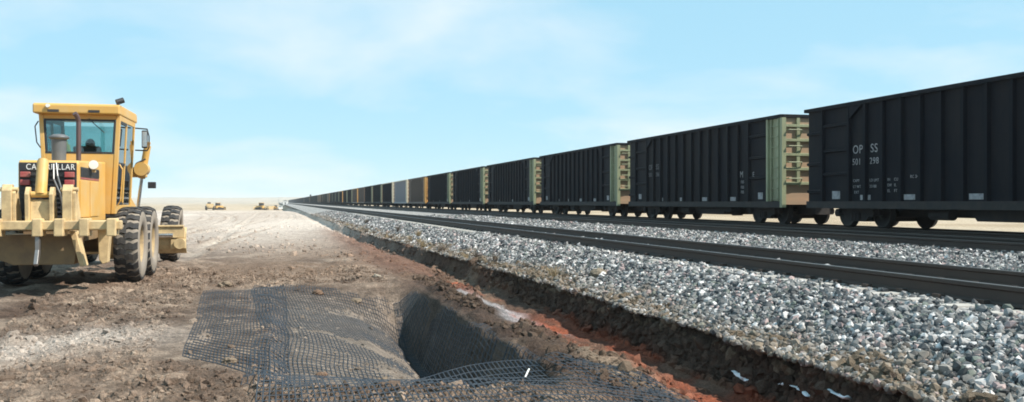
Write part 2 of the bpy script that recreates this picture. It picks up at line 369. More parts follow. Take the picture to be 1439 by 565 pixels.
# ------------------------------------------------------------------ loose stones (joined, nobody could count them)
ib = bmesh.new(); bmesh.ops.create_icosphere(ib, subdivisions=1, radius=1.0)
ICO_V = np.array([v.co[:] for v in ib.verts]); ICO_F = np.array([[v.index for v in f.verts] for f in ib.faces]); ib.free()
OCT_V = np.array([(1, 0, 0), (-1, 0, 0), (0, 1, 0), (0, -1, 0), (0, 0, 1), (0, 0, -1)], float); OCT_F = np.array([(0, 2, 4), (2, 1, 4), (1, 3, 4), (3, 0, 4), (2, 0, 5), (1, 2, 5), (3, 1, 5), (0, 3, 5)])
def lumps_raw(P, size, tones, flat, jit, ICO_V, ICO_F):
    n = len(P); k = len(ICO_V)
    v = np.repeat(ICO_V[None], n, 0)*(1+rng.uniform(-jit, jit, (n, k, 1)))
    v = v*np.stack([rng.uniform(.75, 1.25, n), rng.uniform(.7, 1.2, n), rng.uniform(flat[0], flat[1], n)], -1)[:, None, :]
    q = rng.normal(size=(n, 4)); q /= np.linalg.norm(q, axis=1)[:, None]
    a, b, c, d = q.T
    M = np.stack([1-2*(c*c+d*d), 2*(b*c-a*d), 2*(b*d+a*c), 2*(b*c+a*d), 1-2*(b*b+d*d), 2*(c*d-a*b), 2*(b*d-a*c), 2*(c*d+a*b), 1-2*(b*b+c*c)], -1).reshape(n, 3, 3)
    v = np.einsum('nij,nkj->nki', M, v)*size[:, None, None]+P[:, None, :]
    F = (ICO_F[None]+(np.arange(n)*k)[:, None, None]).reshape(-1, 3)
    return v.reshape(-1, 3), F, np.repeat(tones, k, 0)
def lumps(name, P, size, tones, material, flat=(0.55, 1.0), jit=0.28, smooth=False, coarse=None):
    a = lumps_raw(P[~coarse], size[~coarse], tones[~coarse], flat, jit, ICO_V, ICO_F); b = lumps_raw(P[coarse], size[coarse]*1.15, tones[coarse], flat, jit, OCT_V, OCT_F)
    return np_mesh(name, np.concatenate([a[0], b[0]]), np.concatenate([a[1], b[1]+len(a[0])]), material, np.concatenate([a[2], b[2]]), smooth)
def sample(n, x0, x1, y0, y1):
    return rng.uniform(x0, x1, n), rng.uniform(y0, y1, n)
STONE = attr_mat('ballast_stone', 30, 0.85, 0.2, 0.01, 0.85, 1.15, 90, 0.3)
parts = []
for (xa, xb, ya, yb, dens) in ((4.35, 6.05, 3.5, 8, 1300), (4.35, 6.05, 8, 14, 1100), (4.0, 6.05, 14, 28, 640), (3.8, 6.05, 28, 60, 260), (3.7, 6.05, 60, 110, 70), (6.05, 6.6, 4, 30, 140),
                               (6.6, 8.8, 4, 30, 110), (8.8, 13.8, 9, 22, 380), (8.8, 13.8, 22, 40, 220), (8.8, 13.8, 40, 70, 90), (13.8, 17, 12, 40, 60)):
    n = int((xb-xa)*(yb-ya)*dens); x, y = sample(n, xa, xb, ya, yb)
    k = x > lip(y)+0.10*fbm(y*1.5, y*0, 12, 3)-0.10; x, y = x[k], y[k]
    # keep the railheads clear
    k = np.ones(len(x), bool)
    for rx in (6.75, 8.25, 14.0, 15.5): k &= np.abs(x-rx) > 0.13
    x, y = x[k], y[k]
    s = np.clip(rng.lognormal(-3.72, 0.38, len(x)), .014, .055)*(1+0.012*np.clip(y-14, 0, 40))
    parts.append((x, y, s))
X = np.concatenate([p[0] for p in parts]); Yy = np.concatenate([p[1] for p in parts]); sz = np.concatenate([p[2] for p in parts])
PAL = np.array([(.18, .185, .185), (.10, .105, .11), (.28, .28, .275), (.42, .405, .40), (.64, .62, .61), (.40, .31, .30), (.045, .052, .06), (.16, .185, .165), (.72, .70, .69)])
pc = rng.choice(len(PAL), len(X), p=[.19, .20, .15, .11, .085, .055, .12, .06, .03])
tones = PAL[pc]*rng.uniform(.66, .95, (len(X), 1))
edge = sst(.70, .12, X-lip(Yy)-.5*fbm(Yy*.7, Yy*0, 26, 4, .6)+.2*fbm(X*2, Yy*2, 27, 3))[:, None]*rng.uniform(.1, 1, (len(X), 1))
tones = tones*(1-edge)+np.array([.19, .15, .11])*edge
P = np.stack([X, Yy, bed(X, Yy)+sz*rng.uniform(-.2, .55, len(X))], -1)
tag(link('ballast_stones', lumps('ballast_stones', P, sz, tones, STONE, coarse=(Yy > 16) | (X > 8.8))), 'crushed grey ballast stones heaped under and beside the tracks', 'ballast', kind='stuff')

# clods of soil
CLOD = attr_mat('soil_clod', 12, 0.97, 0.8, 0.03, 0.7, 1.25, 70)
def clods(n, x0, x1, y0, y1, mean, sig, mx=.12, mask=None):
    x, y = sample(n, x0, x1, y0, y1)
    if mask is not None:
        k = mask(x, y); x, y = x[k], y[k]
    s = np.clip(rng.lognormal(mean, sig, len(x)), .006, mx)
    return x, y, s
cl = [clods(60000, -7.5, 2.0, 5.6, 22, -4.35, .55, .075, lambda x, y: (churn(x, y) > rng.uniform(.0, 1.3, len(x))) & ~((x > -1.25) & (y < 17.4) & (y > 9.5-1.5*np.clip(x+1.0, 0, 1.1)))),
      clods(420, -1.2, 2.0, 7, 17.5, -4.2, .5, .05),
      clods(6000, 2.62, 3.7, 5, 19, -4.05, .65, .10, lambda x, y: fbm(x*1.1, y*.8, 24, 3)+rng.uniform(-.3, .3, len(x)) > -.05),
      clods(7000, 4.40, 4.62, 4.5, 22, -3.95, .6, .09),
      clods(14000, 4.5, 5.2, 4.5, 30, -3.95, .6, .085, lambda x, y: x < 4.80+.55*fbm(y*.7, y*0, 26, 4, .6)+rng.uniform(-.12, .12, len(x))),
      clods(4000, 2.8, 4.6, 19, 60, -3.5, .5, .13, lambda x, y: x > lip(y)-1.0),
      clods(3500, -12, 3.0, 20, 60, -3.4, .5, .12, lambda x, y: fbm(x*.3, y*.2, 23, 3) > .1)]
cx = np.concatenate([c[0] for c in cl]); cy = np.concatenate([c[1] for c in cl]); cs = np.concatenate([c[2] for c in cl])
cz = np.maximum(ground(cx, cy), np.where(cx > lip(cy), bed(cx, cy), -9))
cm2 = clay_mask(cx, cy) < .3
cx, cy, cs, cz = cx[cm2], cy[cm2], cs[cm2], cz[cm2]
ridge = ((cx > 2.5) & (cx < 4.3) & (cy < 20))
ct0 = ground_tone(cx, cy, cz); rw = np.where(cx > 3.3, .6, .35)[ridge][:, None]; ct0[ridge] = ct0[ridge]*rw+np.array([.105, .075, .055])*(1-rw)
ct = np.where((cx > lip(cy)-.02)[:, None], np.array([.165, .128, .092]), ct0)*rng.uniform(.7, 1.2, (len(cx), 1))
tag(link('soil_clods', lumps('soil_clods', np.stack([cx, cy, cz+cs*.05], -1), cs, ct, CLOD, (.5, .9), .42, False, cs < .016)), 'small crumbled clods of brown soil strewn over the ground', 'soil', kind='stuff')

# single large clods and stones one can point at
def big_clod(x, y, r, tone, label, name='soil_clod', cat='clod', squash=0.62, seed=0):
    bm = bmesh.new(); bmesh.ops.create_icosphere(bm, subdivisions=4, radius=1)
    co = np.array([v.co[:] for v in bm.verts])
    f = 1+0.62*fbm(co[:, 0]*1.3+seed*3.1, co[:, 1]*1.3+co[:, 2]*1.7, 100+seed, 4)+0.30*fbm(co[:, 0]*3.5+seed, co[:, 1]*5-co[:, 2]*4, 200+seed, 3)
    for v, k in zip(bm.verts, f): v.co = Vector((v.co.x*k*r*1.15, v.co.y*k*r, v.co.z*k*r*squash))
    me = bpy.data.meshes.new(name); bm.to_mesh(me); bm.free()
    for p in me.polygons: p.use_smooth = True
    a = me.color_attributes.new('tone', 'FLOAT_COLOR', 'POINT')
    a.data.foreach_set('color', np.tile(np.array([*tone, 1.0], np.float32), len(me.vertices)))
    me.materials.append(CLOD)
    z0 = max(gh(x, y), float(bed(np.array([x]), np.array([y]))[0]) if x > 4.6 else -9)
    o = link(name, me, None, (x, y, z0+r*squash*0.35), (0, 0, seed*1.3))
    tag(o, label, cat, 'loose clods by the trench')
TAN = (.24, .185, .135); BRN = (.20, .13, .09)
f_px = 1325.0; cth, sth = math.cos(R(13.96)), math.sin(R(13.96))
def at(px, py, z):              # where a sight line meets a level plane, used to set things down
    D = (1.5-z)*f_px/(py-284.0); Rr = (px-719.5)/f_px*D
    return Rr*cth+D*sth, -Rr*sth+D*cth
for i, (px, py, z, r, tn, lb) in enumerate([
    (538, 546, -.33, .10, TAN, 'large tan clod lying on the black mesh near the trench bottom'),
    (447, 418, -.12, .075, BRN, 'brown clod on the upper mesh, left of a paler clod'),
    (500, 424, -.20, .07, TAN, 'pale tan clod on the upper mesh, right of a brown clod'),
    (318, 402, 0, .10, TAN, 'flat tan clod holding the top left corner of the mesh'),
    (530, 392, 0, .07, (.36, .31, .25), 'pale stone at the far rim of the trench'),
    (322, 510, 0, .06, TAN, 'clod on bare soil by the lower left mesh edge'),
    (452, 524, -.1, .055, BRN, 'brown clod below the mesh fold in the foreground'),
    (842, 393, .2, .11, (.24, .20, .15), 'low tan heap of soil lying on the ballast slope'),
    (640, 386, -.05, .13, (.34, .12, .07), 'reddish block of shale at the ditch head'),
    ]):
    x, y = at(px, py, z); big_clod(x, y, r, tn, lb, seed=i)

# old snow in the ditch foot
SNOW = mat('old_snow', (.80, .84, .88), .6, dirt=(.5, .5, .5), dirt_amt=.4, bump=.3, bump_scale=20)
def snow(z0, y0, n, spread, label):
    nv, nu = 60, 9; ys = y0+np.linspace(-1, 1, nv)*spread; xq = np.linspace(4.2, 4.85, 130)
    prof_ = np.maximum.accumulate(ground(np.repeat(xq[None], nv, 0), np.repeat(ys[:, None], len(xq), 1), False), 1)
    v = np.linspace(0, 1, nv); wd = (.006+.04*np.clip(fbm(ys*4.0, ys*0+3, 401, 3)+.35, 0, 1))*np.sin(np.pi*v)**.5
    zm = z0+.07*fbm(ys*2.2, ys*0+7, 402, 3); u = np.linspace(-1, 1, nu)
    Z = zm[:, None]+wd[:, None]*u[None]
    Xs = np.stack([np.interp(Z[a], prof_[a]+np.arange(130)*1e-5, xq) for a in range(nv)])
    Ya = np.repeat(ys[:, None], nu, 1); off = .03+.03*(1-u*u)[None]+.02*fbm(Ya*14, Z*14, 405, 2)
    top = np.stack([Xs-off, Ya, Z+.02], -1).reshape(-1, 3); bot = np.stack([Xs+.06, Ya, Z-.02], -1).reshape(-1, 3)
    V = np.concatenate([top, bot]).tolist(); N = nv*nu; Fq = []
    for a in range(nv-1):
        for b in range(nu-1):
            q = [a*nu+b, a*nu+b+1, (a+1)*nu+b+1, (a+1)*nu+b]; Fq.append(q); Fq.append([k+N for k in q[::-1]])
        for b in (0, nu-1): Fq.append([a*nu+b, (a+1)*nu+b, (a+1)*nu+b+N, a*nu+b+N])
    for a in (0, nv-1):
        for b in range(nu-1): Fq.append([a*nu+b, a*nu+b+1, a*nu+b+1+N, a*nu+b+N])
    m = MB(); m.add(V, Fq, True); tag(m.build('snow_patch', SNOW), label, 'snow', 'old snow in the ditch')
snow(-.22, 7.6, 16, .30, 'crusty strip of old snow at the ditch foot, nearest the camera')
snow(-.12, 6.95, 8, .16, 'third and lowest scrap of old snow on the ditch bank')
snow(-.24, 8.6, 8, .2, 'small crusty snow remnant farther up the ditch foot')

# ------------------------------------------------------------------ geogrid sheets
GEO = mat('black_geogrid', (.028, .036, .048), .6, dirt=(.085, .082, .08), dirt_amt=.4, dirt_scale=6, spec=.22)
def geogrid(fn, nu, nv, label, su=1, sv=1, wdt=.0042, seed=0, keep=None):
    """fn(u,v)->(x,y,z) arrays; nu lines along v, nv lines along u."""
    def strands(U, V, wdt, hgt):
        x, y, z = fn(U, V); Pp = np.stack([x, y, z], -1)
        m, k = Pp.shape[:2]
        T = np.gradient(Pp, axis=1); T /= np.linalg.norm(T, axis=2, keepdims=True)+1e-9
        up = np.zeros_like(T); up[..., 2] = 1; side = np.cross(T, up); side /= np.linalg.norm(side, axis=2, keepdims=True)+1e-9
        ring = np.stack([Pp+side*wdt, Pp-side*wdt, Pp+up*hgt], 2)      # m,k,3,3
        Vv = ring.reshape(-1, 3); I = np.arange(m*k*3).reshape(m, k, 3); Fs = []
        for a, b in ((0, 1), (1, 2), (2, 0)):
            q = np.stack([I[:, :-1, a], I[:, 1:, a], I[:, 1:, b], I[:, :-1, b]], -1)
            if keep is not None:
                cm = keep(U, V); q = q[(cm[:, :-1] & cm[:, 1:])]
            Fs.append(q.reshape(-1, 4))
        return Vv, np.concatenate(Fs)
    u = np.linspace(0, 1, nu); v = np.linspace(0, 1, nv)
    V1, F1 = strands(np.repeat(u[:, None], nv*sv, 1), np.repeat(np.linspace(0, 1, nv*sv)[None], nu, 0), wdt, .003)
    V2, F2 = strands(np.repeat(np.linspace(0, 1, nu*su)[None], nv, 0), np.repeat(v[:, None], nu*su, 1), wdt*2.2, .004)
    me = np_mesh('geogrid_sheet', np.concatenate([V1, V2]), np.concatenate([F1, F2+len(V1)]), GEO)
    tag(link('geogrid_sheet', me), label, 'geogrid', 'black geogrid sheets')
def smooth_ground(x, y): return np.maximum(ground(x, y), ground(x, y, False)-.03)
def fA(u, v):
    # flap lying on the flat ground left of the trench
    xb = -1.22+.32*(1-v); x = xb+(0.12-xb)*u; y0 = 9.75-1.75*u; y1 = 17.0+.55*u-.9*np.sin(u*3.1)**2*.6; y = y0+(y1-y0)*v
    x = x+.03*fbm(y*.8, x, 301, 2)
    return x, y, smooth_ground(x, y)+.003+.012*np.abs(fbm(x*2, y*1.2, 303, 3))
geogrid(fA, 30, 46, 'black plastic mesh flap lying flat on bare soil left of the trench', sv=4, keep=lambda U, V: fbm(U*2.5, V*9, 333, 3)+.25*fbm(U*30, V*90, 334, 2) < .62)
def fB(u, v):
    x = -0.30+2.42*u+.10*np.sin(v*5); y0 = 8.0; y1 = 17.55-.4*u; y = y0+(y1-y0)*v
    x = x+.05*fbm(y*.6, x*.7, 305, 2); y = y+.06*fbm(x*1.1, y*.4, 306, 2)
    return x, y, smooth_ground(x, y)+.004+.016*np.abs(fbm(x*1.6, y*.9, 307, 3))
geogrid(fB, 54, 58, 'wide black plastic mesh lining the sunlit left slope of the trench', sv=4, keep=lambda U, V: fbm(U*3.2, V*9, 331, 3)+.3*fbm(U*40, V*110, 335, 2)+.9*sst(.80, 1.0, V)*sst(.25, .6, U) < .42)
def fD(u, v):
    x = 1.98+.56*u; y = 8.6+7.9*v+.25*u
    x = x+.03*fbm(y*.9, x, 309, 2)
    return x, y, ground(x, y, False)+.03+.03*np.abs(fbm(y*1.3, x*2, 311, 3))
geogrid(fD, 22, 48, 'black plastic mesh hanging on the shaded right wall of the trench', sv=4, keep=lambda U, V: U < 1.0-.25*V+.06*np.sin(V*23))
def fC(u, v):
    # sheet across the near end, its far edge bulging up
    x = -0.15+3.35*u; yf = 8.15+.75*np.sin(u*2.2)**2-.85*np.clip(u-.75, 0, 1)*3; y = 6.0+(yf-6.0)*v
    z = -.03-.16*np.sin(np.pi*np.clip(u*.9, 0, 1))*(1-.35*v)+.07*np.sin(u*9+v*2)*v*.5+.05*v**4*sst(.35, .6, u)
    z = np.maximum(z, ground(x, y, False)+.085)+.02*fbm(x*1.5, y*1.5, 313, 3)
    return x, y, z
geogrid(fC, 74, 15, 'loose black plastic mesh bridging the near end of the trench', wdt=.0052, sv=6)
# grey strap end standing out of the mesh
x, y = at(741, 545, -.02)
st_ = MB(); st_.box(-.006, .006, -.055, .055, 0, .006); o = st_.build('plastic_strap', LENS, None); o.location = (x, y, gh(x, y)+.10); o.rotation_euler = (.5, 0, -.6)
tag(o, 'short pale plastic strap sticking out of the near mesh', 'strap')

# ------------------------------------------------------------------ railway tracks
RAIL = mat('rusty_rail', (.050, .037, .031), .75, .1, dirt=(.085, .055, .038), dirt_amt=.5, dirt_scale=1.5, stretch=(1, .2, 1))
HEAD = mat('polished_railhead', (.22, .21, .20), .4, .7, dirt=(.12, .10, .09), dirt_amt=.5, dirt_scale=1.0, stretch=(1, .1, 1))
TIE = mat('concrete_tie', (.40, .38, .35), .9, dirt=(.24, .21, .18), dirt_amt=.6, dirt_scale=4, bump=.2)
RT = .70
prof = [(-.076, 0), (.076, 0), (.076, .012), (.012, .035), (.009, .130), (.036, .148), (.036, .178), (.030, .1855), (-.030, .1855), (-.036, .178), (-.036, .148), (-.009, .130), (-.012, .035), (-.076, .012)]
tm = MB(); tm.prism([(-.13, 0), (.13, 0), (.10, .22), (-.10, .22)], 'x', -1.30, 1.30); tie_me = tm.mesh('tie', TIE)
cm = MB()
for rx in (-.75, .75):
    for s in (-1, 1): cm.box(rx+s*.115-.035, rx+s*.115+.035, -.05, .05, .215, .262)
clip_me = cm.mesh('rail_clip', RAIL)
tie3 = MB()
def track(cx, ties, y0, label):
    t = empty('railway_track', (cx, 0, 0)); tag(t, label, 'track', kind='structure')
    for rx in (-.75, .75):
        m = MB(); ys = [-30, 60, 200, 500, 1000, 1800]
        for a, b in zip(ys[:-1], ys[1:]): m.prism([(rx+p[0], RT-.1855+p[1]) for p in prof], 'y', a, b)
        r = m.build('rail', RAIL, t)
        h = MB(); h.box(rx-.026, rx+.026, -30, 1800, RT-.002, RT+.002); h.build('running_surface', HEAD, r)
    for i in range(ties):
        o = link('tie', tie_me, t, (random.uniform(-.02, .02), y0+i*.61, RT-.1855-.222))
        if i < 90: link('rail_clip', clip_me, o)
    return t
track(7.5, 130, 3.5, 'nearest railway track on pale concrete ties beside the ditch')
track(14.75, 60, 9.0, 'middle railway track, empty, between the near track and the train')
track(18.45, 50, 12.0, 'far railway track carrying the coal train')

# ------------------------------------------------------------------ coal train
def paint(name, base, dirt, amt=.5):
    return mat(name, base, .55, dirt=dirt, dirt_amt=amt, dirt_scale=.9, stretch=(1, 1.2, .35), bump=.04, bump_scale=3)
CARBLK = paint('car_black', (.0065, .0085, .0145), (.014, .0145, .018)); CARBLK.node_tree.nodes['Principled BSDF'].inputs['Specular IOR Level'].default_value = .3
CARGRY = paint('car_aluminium', (.26, .26, .28), (.18, .17, .17))
CARBRN = paint('car_brown', (.10, .066, .048), (.06, .042, .034))
CARV = [CARBLK]+[paint('car_black_weathered_%d' % q, b_, d_, .8) for q, (b_, d_) in enumerate([((.005, .0068, .0115), (.015, .0145, .016)), ((.004, .006, .010), (.012, .0125, .015)), ((.007, .0085, .013), (.019, .017, .016))])]
for q in CARV: q.node_tree.nodes['Principled BSDF'].inputs['Specular IOR Level'].default_value = .15; q.node_tree.nodes['Principled BSDF'].inputs['Roughness'].default_value = .7
GREEN = paint('car_end_green', (.27, .30, .18), (.13, .115, .075), .85); GREEND = paint('car_end_olive', (.17, .18, .12), (.10, .10, .075), .6)
RUSTP = paint('car_end_rust', (.34, .23, .15), (.27, .22, .14), .6)
ORNG = paint('car_end_orange', (.52, .28, .08), (.36, .22, .10), .5)
CREAM = paint('car_end_cream', (.56, .50, .38), (.40, .33, .24), .5)
TRK = mat('truck_iron', (.020, .018, .018), .8, dirt=(.05, .035, .028), dirt_amt=.5)
WHL = mat('wheel_steel', (.022, .019, .018), .6, .4, dirt=(.03, .025, .022))
MARK = mat('stencil_white', (.34, .34, .35), .7, dirt=(.12, .12, .13), dirt_amt=.8, dirt_scale=5)
L_, B0, B1, HW = 14.75, .66, 3.83, 1.60
PITCH, Y_FAR0, XC = 16.2, 27.85, 18.45
POSTS = [1.0]+[2.43+.824*i for i in range(13)]+[13.75]
_cache = {}
def cm_(key, fn, mt):
    k = (key, mt.name)
    if k not in _cache: _cache[k] = fn().mesh(key.split(':')[0], mt)
    return _cache[k]
def g_body():
    m = MB(); t = .06
    y0, y1 = .12, L_-.12
    m.box(-HW+.10, -HW+.10+t, y0, y1, B0+.02, B1-.06); m.box(HW-.10-t, HW-.10, y0, y1, B0+.02, B1-.06)
    m.box(-HW+.10+t, HW-.10-t, y0, y0+t, B0+.55, B1-.06); m.box(-HW+.10+t, HW-.10-t, y1-t, y1, B0+.55, B1-.06)
    m.box(-HW+.10+t, HW-.10-t, y0+t, y1-t, B0+.55, B0+.62)
    return m
def g_chord():
    m = MB()
    for s in (-1, 1): m.box(s*HW-.07 if s > 0 else -HW-.02, HW+.02 if s > 0 else -HW+.07, .02, L_-.02, B1-.11, B1)
    m.box(-HW+.07, HW-.07, .0, .15, B1-.11, B1); m.box(-HW+.07, HW-.07, L_-.15, L_, B1-.11, B1)
    return m
def g_sill():
    m = MB(); m.box(-HW+.02, -HW+.18, .1, L_-.1, B0-.06, B0+.16); m.box(HW-.18, HW-.02, .1, L_-.1, B0-.06, B0+.16)
    m.box(-.28, .28, .0, L_, B0-.30, B0+.12); return m
def g_post():
    m = MB(); m.prism([(-HW+.10, -.075), (-HW+.10, .075), (-HW+.0, .055), (-HW+.0, -.055)], 'z', B0+.16, B1-.11); return m
def g_rib(w):
    def f():
        m = MB(); m.prism([(-HW+.10, -.055), (-HW+.10, .055), (-HW+.025, .035), (-HW+.025, -.035)], 'y', 0, w); return m
    return f
def g_gusset():
    m = MB(); m.prism([(0, B1-.11), (.62, B1-.11), (0, B1-.50)], 'x', -HW+.012, -HW+.095); return m
def g_belly():
    m = MB(); m.prism([(4.9, B0-.02), (5.25, .30), (7.35, .30), (7.7, B0-.02)], 'x', -1.15, 1.15)
    m.box(-.2, .2, 6.2, 6.4, .24, .32); m.box(-1.3, -.9, 4.3, 4.75, .42, B0-.03); m.tube([(-1.35, 3.6, .62), (-1.35, 9.2, .62)], .03)
    m.cyl((-1.1, 8.3, .46), (-1.1, 9.1, .46), .16)
    return m
def g_coupler(near):
    def f():
        m = MB(); a, b = (-.60, .02) if near else (L_-.02, L_+.60)
        m.box(-.09, .09, a, b, .72, .92); e = a if near else b
        m.box(-.17, .17, e-.12, e+.12, .68, .98); return m
    return f
def g_truckframe():
    m = MB()
    for s in (-1, 1):
        x0, x1 = (s*1.02-.07, s*1.02+.07)
        m.prism([(-1.12, .40), (-1.12, .56), (-.78, .62), (-.42, .74), (.42, .74), (.78, .62), (1.12, .56), (1.12, .40), (.70, .42), (.42, .20), (-.42, .20), (-.70, .42)], 'x', x0, x1)
        for k in (-.16, 0, .16): m.cyl((s*1.12, k, .24), (s*1.12, k, .46), .06, n=8)
        for k in (-.89, .89): m.cyl((s*1.09, k, .46), (s*1.20, k, .46), .12, n=12)
    m.box(-1.0, 1.0, -.20, .20, .36, .66)
    for d in (-.42, .42): m.box(-.92, .92, d-.07, d+.07, .20, .48)
    m.box(-.5, .5, -.8, .8, .30, .40)
    return m
def g_wheelset():
    m = MB(); m.cyl((-1.05, 0, .457), (1.05, 0, .457), .08, n=10)
    for s in (-1, 1):
        pr = [(s*.70, .08), (s*.70, .40), (s*.68, .485), (s*.70, .485), (s*.715, .457), (s*.82, .447), (s*.82, .40), (s*.78, .36), (s*.78, .15), (s*.84, .12), (s*.84, .08)]
        m.lathe(pr, (0, 0, .457), 'x', 26)
    return m
def g_end_wall(): 
    m = MB(); m.box(-HW+.20, HW-.20, .07, .118, B0+.75, B1-.12); return m
def g_end_rib():
    m = MB(); m.prism([(.07, -.06), (.07, .06), (-.03, .04), (-.03, -.04)], 'x', -HW+.16, HW-.16); return m
def g_end_post():
    m = MB(); m.box(-.06, .06, -.015, .069, B0+.75, B1-.12); return m
def g_corner():
    m = MB(); m.box(-.08, .08, -.04, .115, B0-.05, B1-.115); return m
def g_slope():
    m = MB(); m.prism([(.10, B0+.10), (.10, B0+.74), (.16, B0+.74), (.80, B0+.10)], 'x', -HW+.22, HW-.22); m.box(-HW+.17, HW-.17, .0, .09, B0+.05, B0+.2); return m
def g_side_green():
    m = MB(); m.box(-HW+.085, -HW+.0985, .115, .94, B0+.18, B1-.12); return m
def g_ladder(xside):
    def f():
        m = MB()
        if xside:
            for z in np.arange(B0+.25, B1-.2, .36): m.tube([(-HW+.09, .25, z), (-HW-.03, .25, z), (-HW-.03, .75, z), (-HW+.09, .75, z)], .013, 6)
            for yy in (.25, .75): m.box(-HW+.02, -HW+.08, yy-.02, yy+.02, B0+.16, B1-.12)
        else:
            for z in np.arange(B0+.95, B1-.3, .56):
                m.tube([(-HW+.22, .05, z), (-HW+.22, -.12, z), (-HW+.72, -.12, z), (-HW+.72, .05, z-.30)], .022, 6)
        return m
    return f
def g_plate(w=.34, h=.16):
    def f():
        m = MB(); m.box(-HW+.090, -HW+.0945, 0, w, 0, h); return m
    return f
def text_mesh(s, size):
    cu = bpy.data.curves.new('t', 'FONT'); cu.body = s; cu.size = size; cu.extrude = .002; cu.space_character = 1.12
    o = bpy.data.objects.new('t', cu); col.objects.link(o)
    dg = bpy.context.evaluated_depsgraph_get(); me = bpy.data.meshes.new_from_object(o.evaluated_get(dg))
    bpy.data.objects.remove(o); return me
def side_text(parent, s, size, y, z, name='reporting_mark', m=None):
    me = text_mesh(s, size); me.materials.clear(); me.materials.append(m or MARK)
    # reads left to right for someone standing at the -x side: text +x -> -y
    me.transform(Matrix(((0, 0, -1, 0), (-1, 0, 0, 0), (0, 1, 0, 0), (0, 0, 0, 1))))
    return link(name, me, parent, (-HW+.091, y, z))
def L(name, key, fn, mt, p, loc=None, rot=None): return link(name, cm_(key, fn, mt), p, loc, rot)
def gondola(k, body, endm, endp, detail):
    y0 = Y_FAR0+PITCH*k-L_
    t = empty('coal_gondola', (XC, y0, RT+.003))
    L('body', 'body', g_body, body, t); L('top_chord', 'top_chord', g_chord, endm if detail == 1 and endm not in (GREEN, GREEND) else body, t)
    L('underframe', 'underframe', g_sill, TRK if body in CARV else body, t)
    L('discharge_hopper', 'discharge_hopper', g_belly, TRK, t)
    L('coupler', 'coupler:n', g_coupler(True), TRK, t); L('coupler', 'coupler:f', g_coupler(False), TRK, t)
    for yt in (2.15, L_-2.15):
        tr = L('truck', 'truck', g_truckframe, TRK, t, (0, yt, 0))
        for d in (-.89, .89): L('wheelset', 'wheelset', g_wheelset, WHL, tr, (0, d, 0))
    L('end_wall', 'end_wall', g_end_wall, endp, t); L('corner_post', 'corner_post', g_corner, endm, t, (-HW+.08, 0, 0)); L('corner_post', 'corner_post', g_corner, endm, t, (HW-.08, 0, 0)); L('slope_sheet', 'slope_sheet', g_slope, endp, t)
    L('side_panel', 'side_panel', g_side_green, endm, t)
    zr = [B0+.78, B0+1.28, B0+1.78, B0+2.28, B0+2.78]
    for z in zr: L('end_rib', 'end_rib', g_end_rib, endm, t, (0, 0, z))
    if detail == 2:
        for x in (-.95, -.3, .35, 1.0): L('end_post', 'end_post', g_end_post, endm, t, (x, 0, 0))
        L('side_ladder', 'side_ladder', g_ladder(True), endm, t); L('end_grab_iron', 'end_grab_iron', g_ladder(False), YD if endm is ORNG else endm, t)
    for i, yp in enumerate(POSTS):
        L('side_post', 'side_post', g_post, endm if i == 0 and endm is not body else body, t, (0, yp, 0))
    if detail == 2:
        H = B1-B0
        for a, w_, fr in ((1.075, 1.28, (.2, .45, .68)), (12.40, 1.275, (.2, .45, .68)), (13.825, .80, (.26, .57, .85))):
            for q in fr: L('side_rib', 'side_rib:%.2f' % w_, g_rib(w_), body, t, (0, a, B1-H*q))
        L('gusset', 'gusset', g_gusset, body, t, (0, 2.43+.08, 0)); o = L('gusset', 'gusset', g_gusset, body, t, (0, 2.43+.824*12-.08, 0)); o.scale = (1, -1, 1)
    return t
ORD = ['first', 'second', 'third', 'fourth', 'fifth', 'sixth', 'seventh', 'eighth', 'ninth', 'tenth', 'eleventh', 'twelfth', 'thirteenth', 'fourteenth', 'fifteenth', 'sixteenth']
SPEC = {6: (CARBRN, ORNG, ORNG), 7: (CARGRY, CREAM, RUSTP), 8: (CARBLK, CREAM, RUSTP), 11: (CARBRN, CARBRN, CARBRN), 12: (CARBRN, ORNG, ORNG), 15: (CARBLK, ORNG, ORNG)}
DESC = {6: 'brown coal gondola with orange end', 7: 'silver grey coal gondola with cream end', 8: 'black coal gondola with cream end', 11: 'plain brown coal gondola', 12: 'brown coal gondola with orange end', 15: 'black coal gondola with orange end'}
GT = 'coal gondolas coupled in one long train'
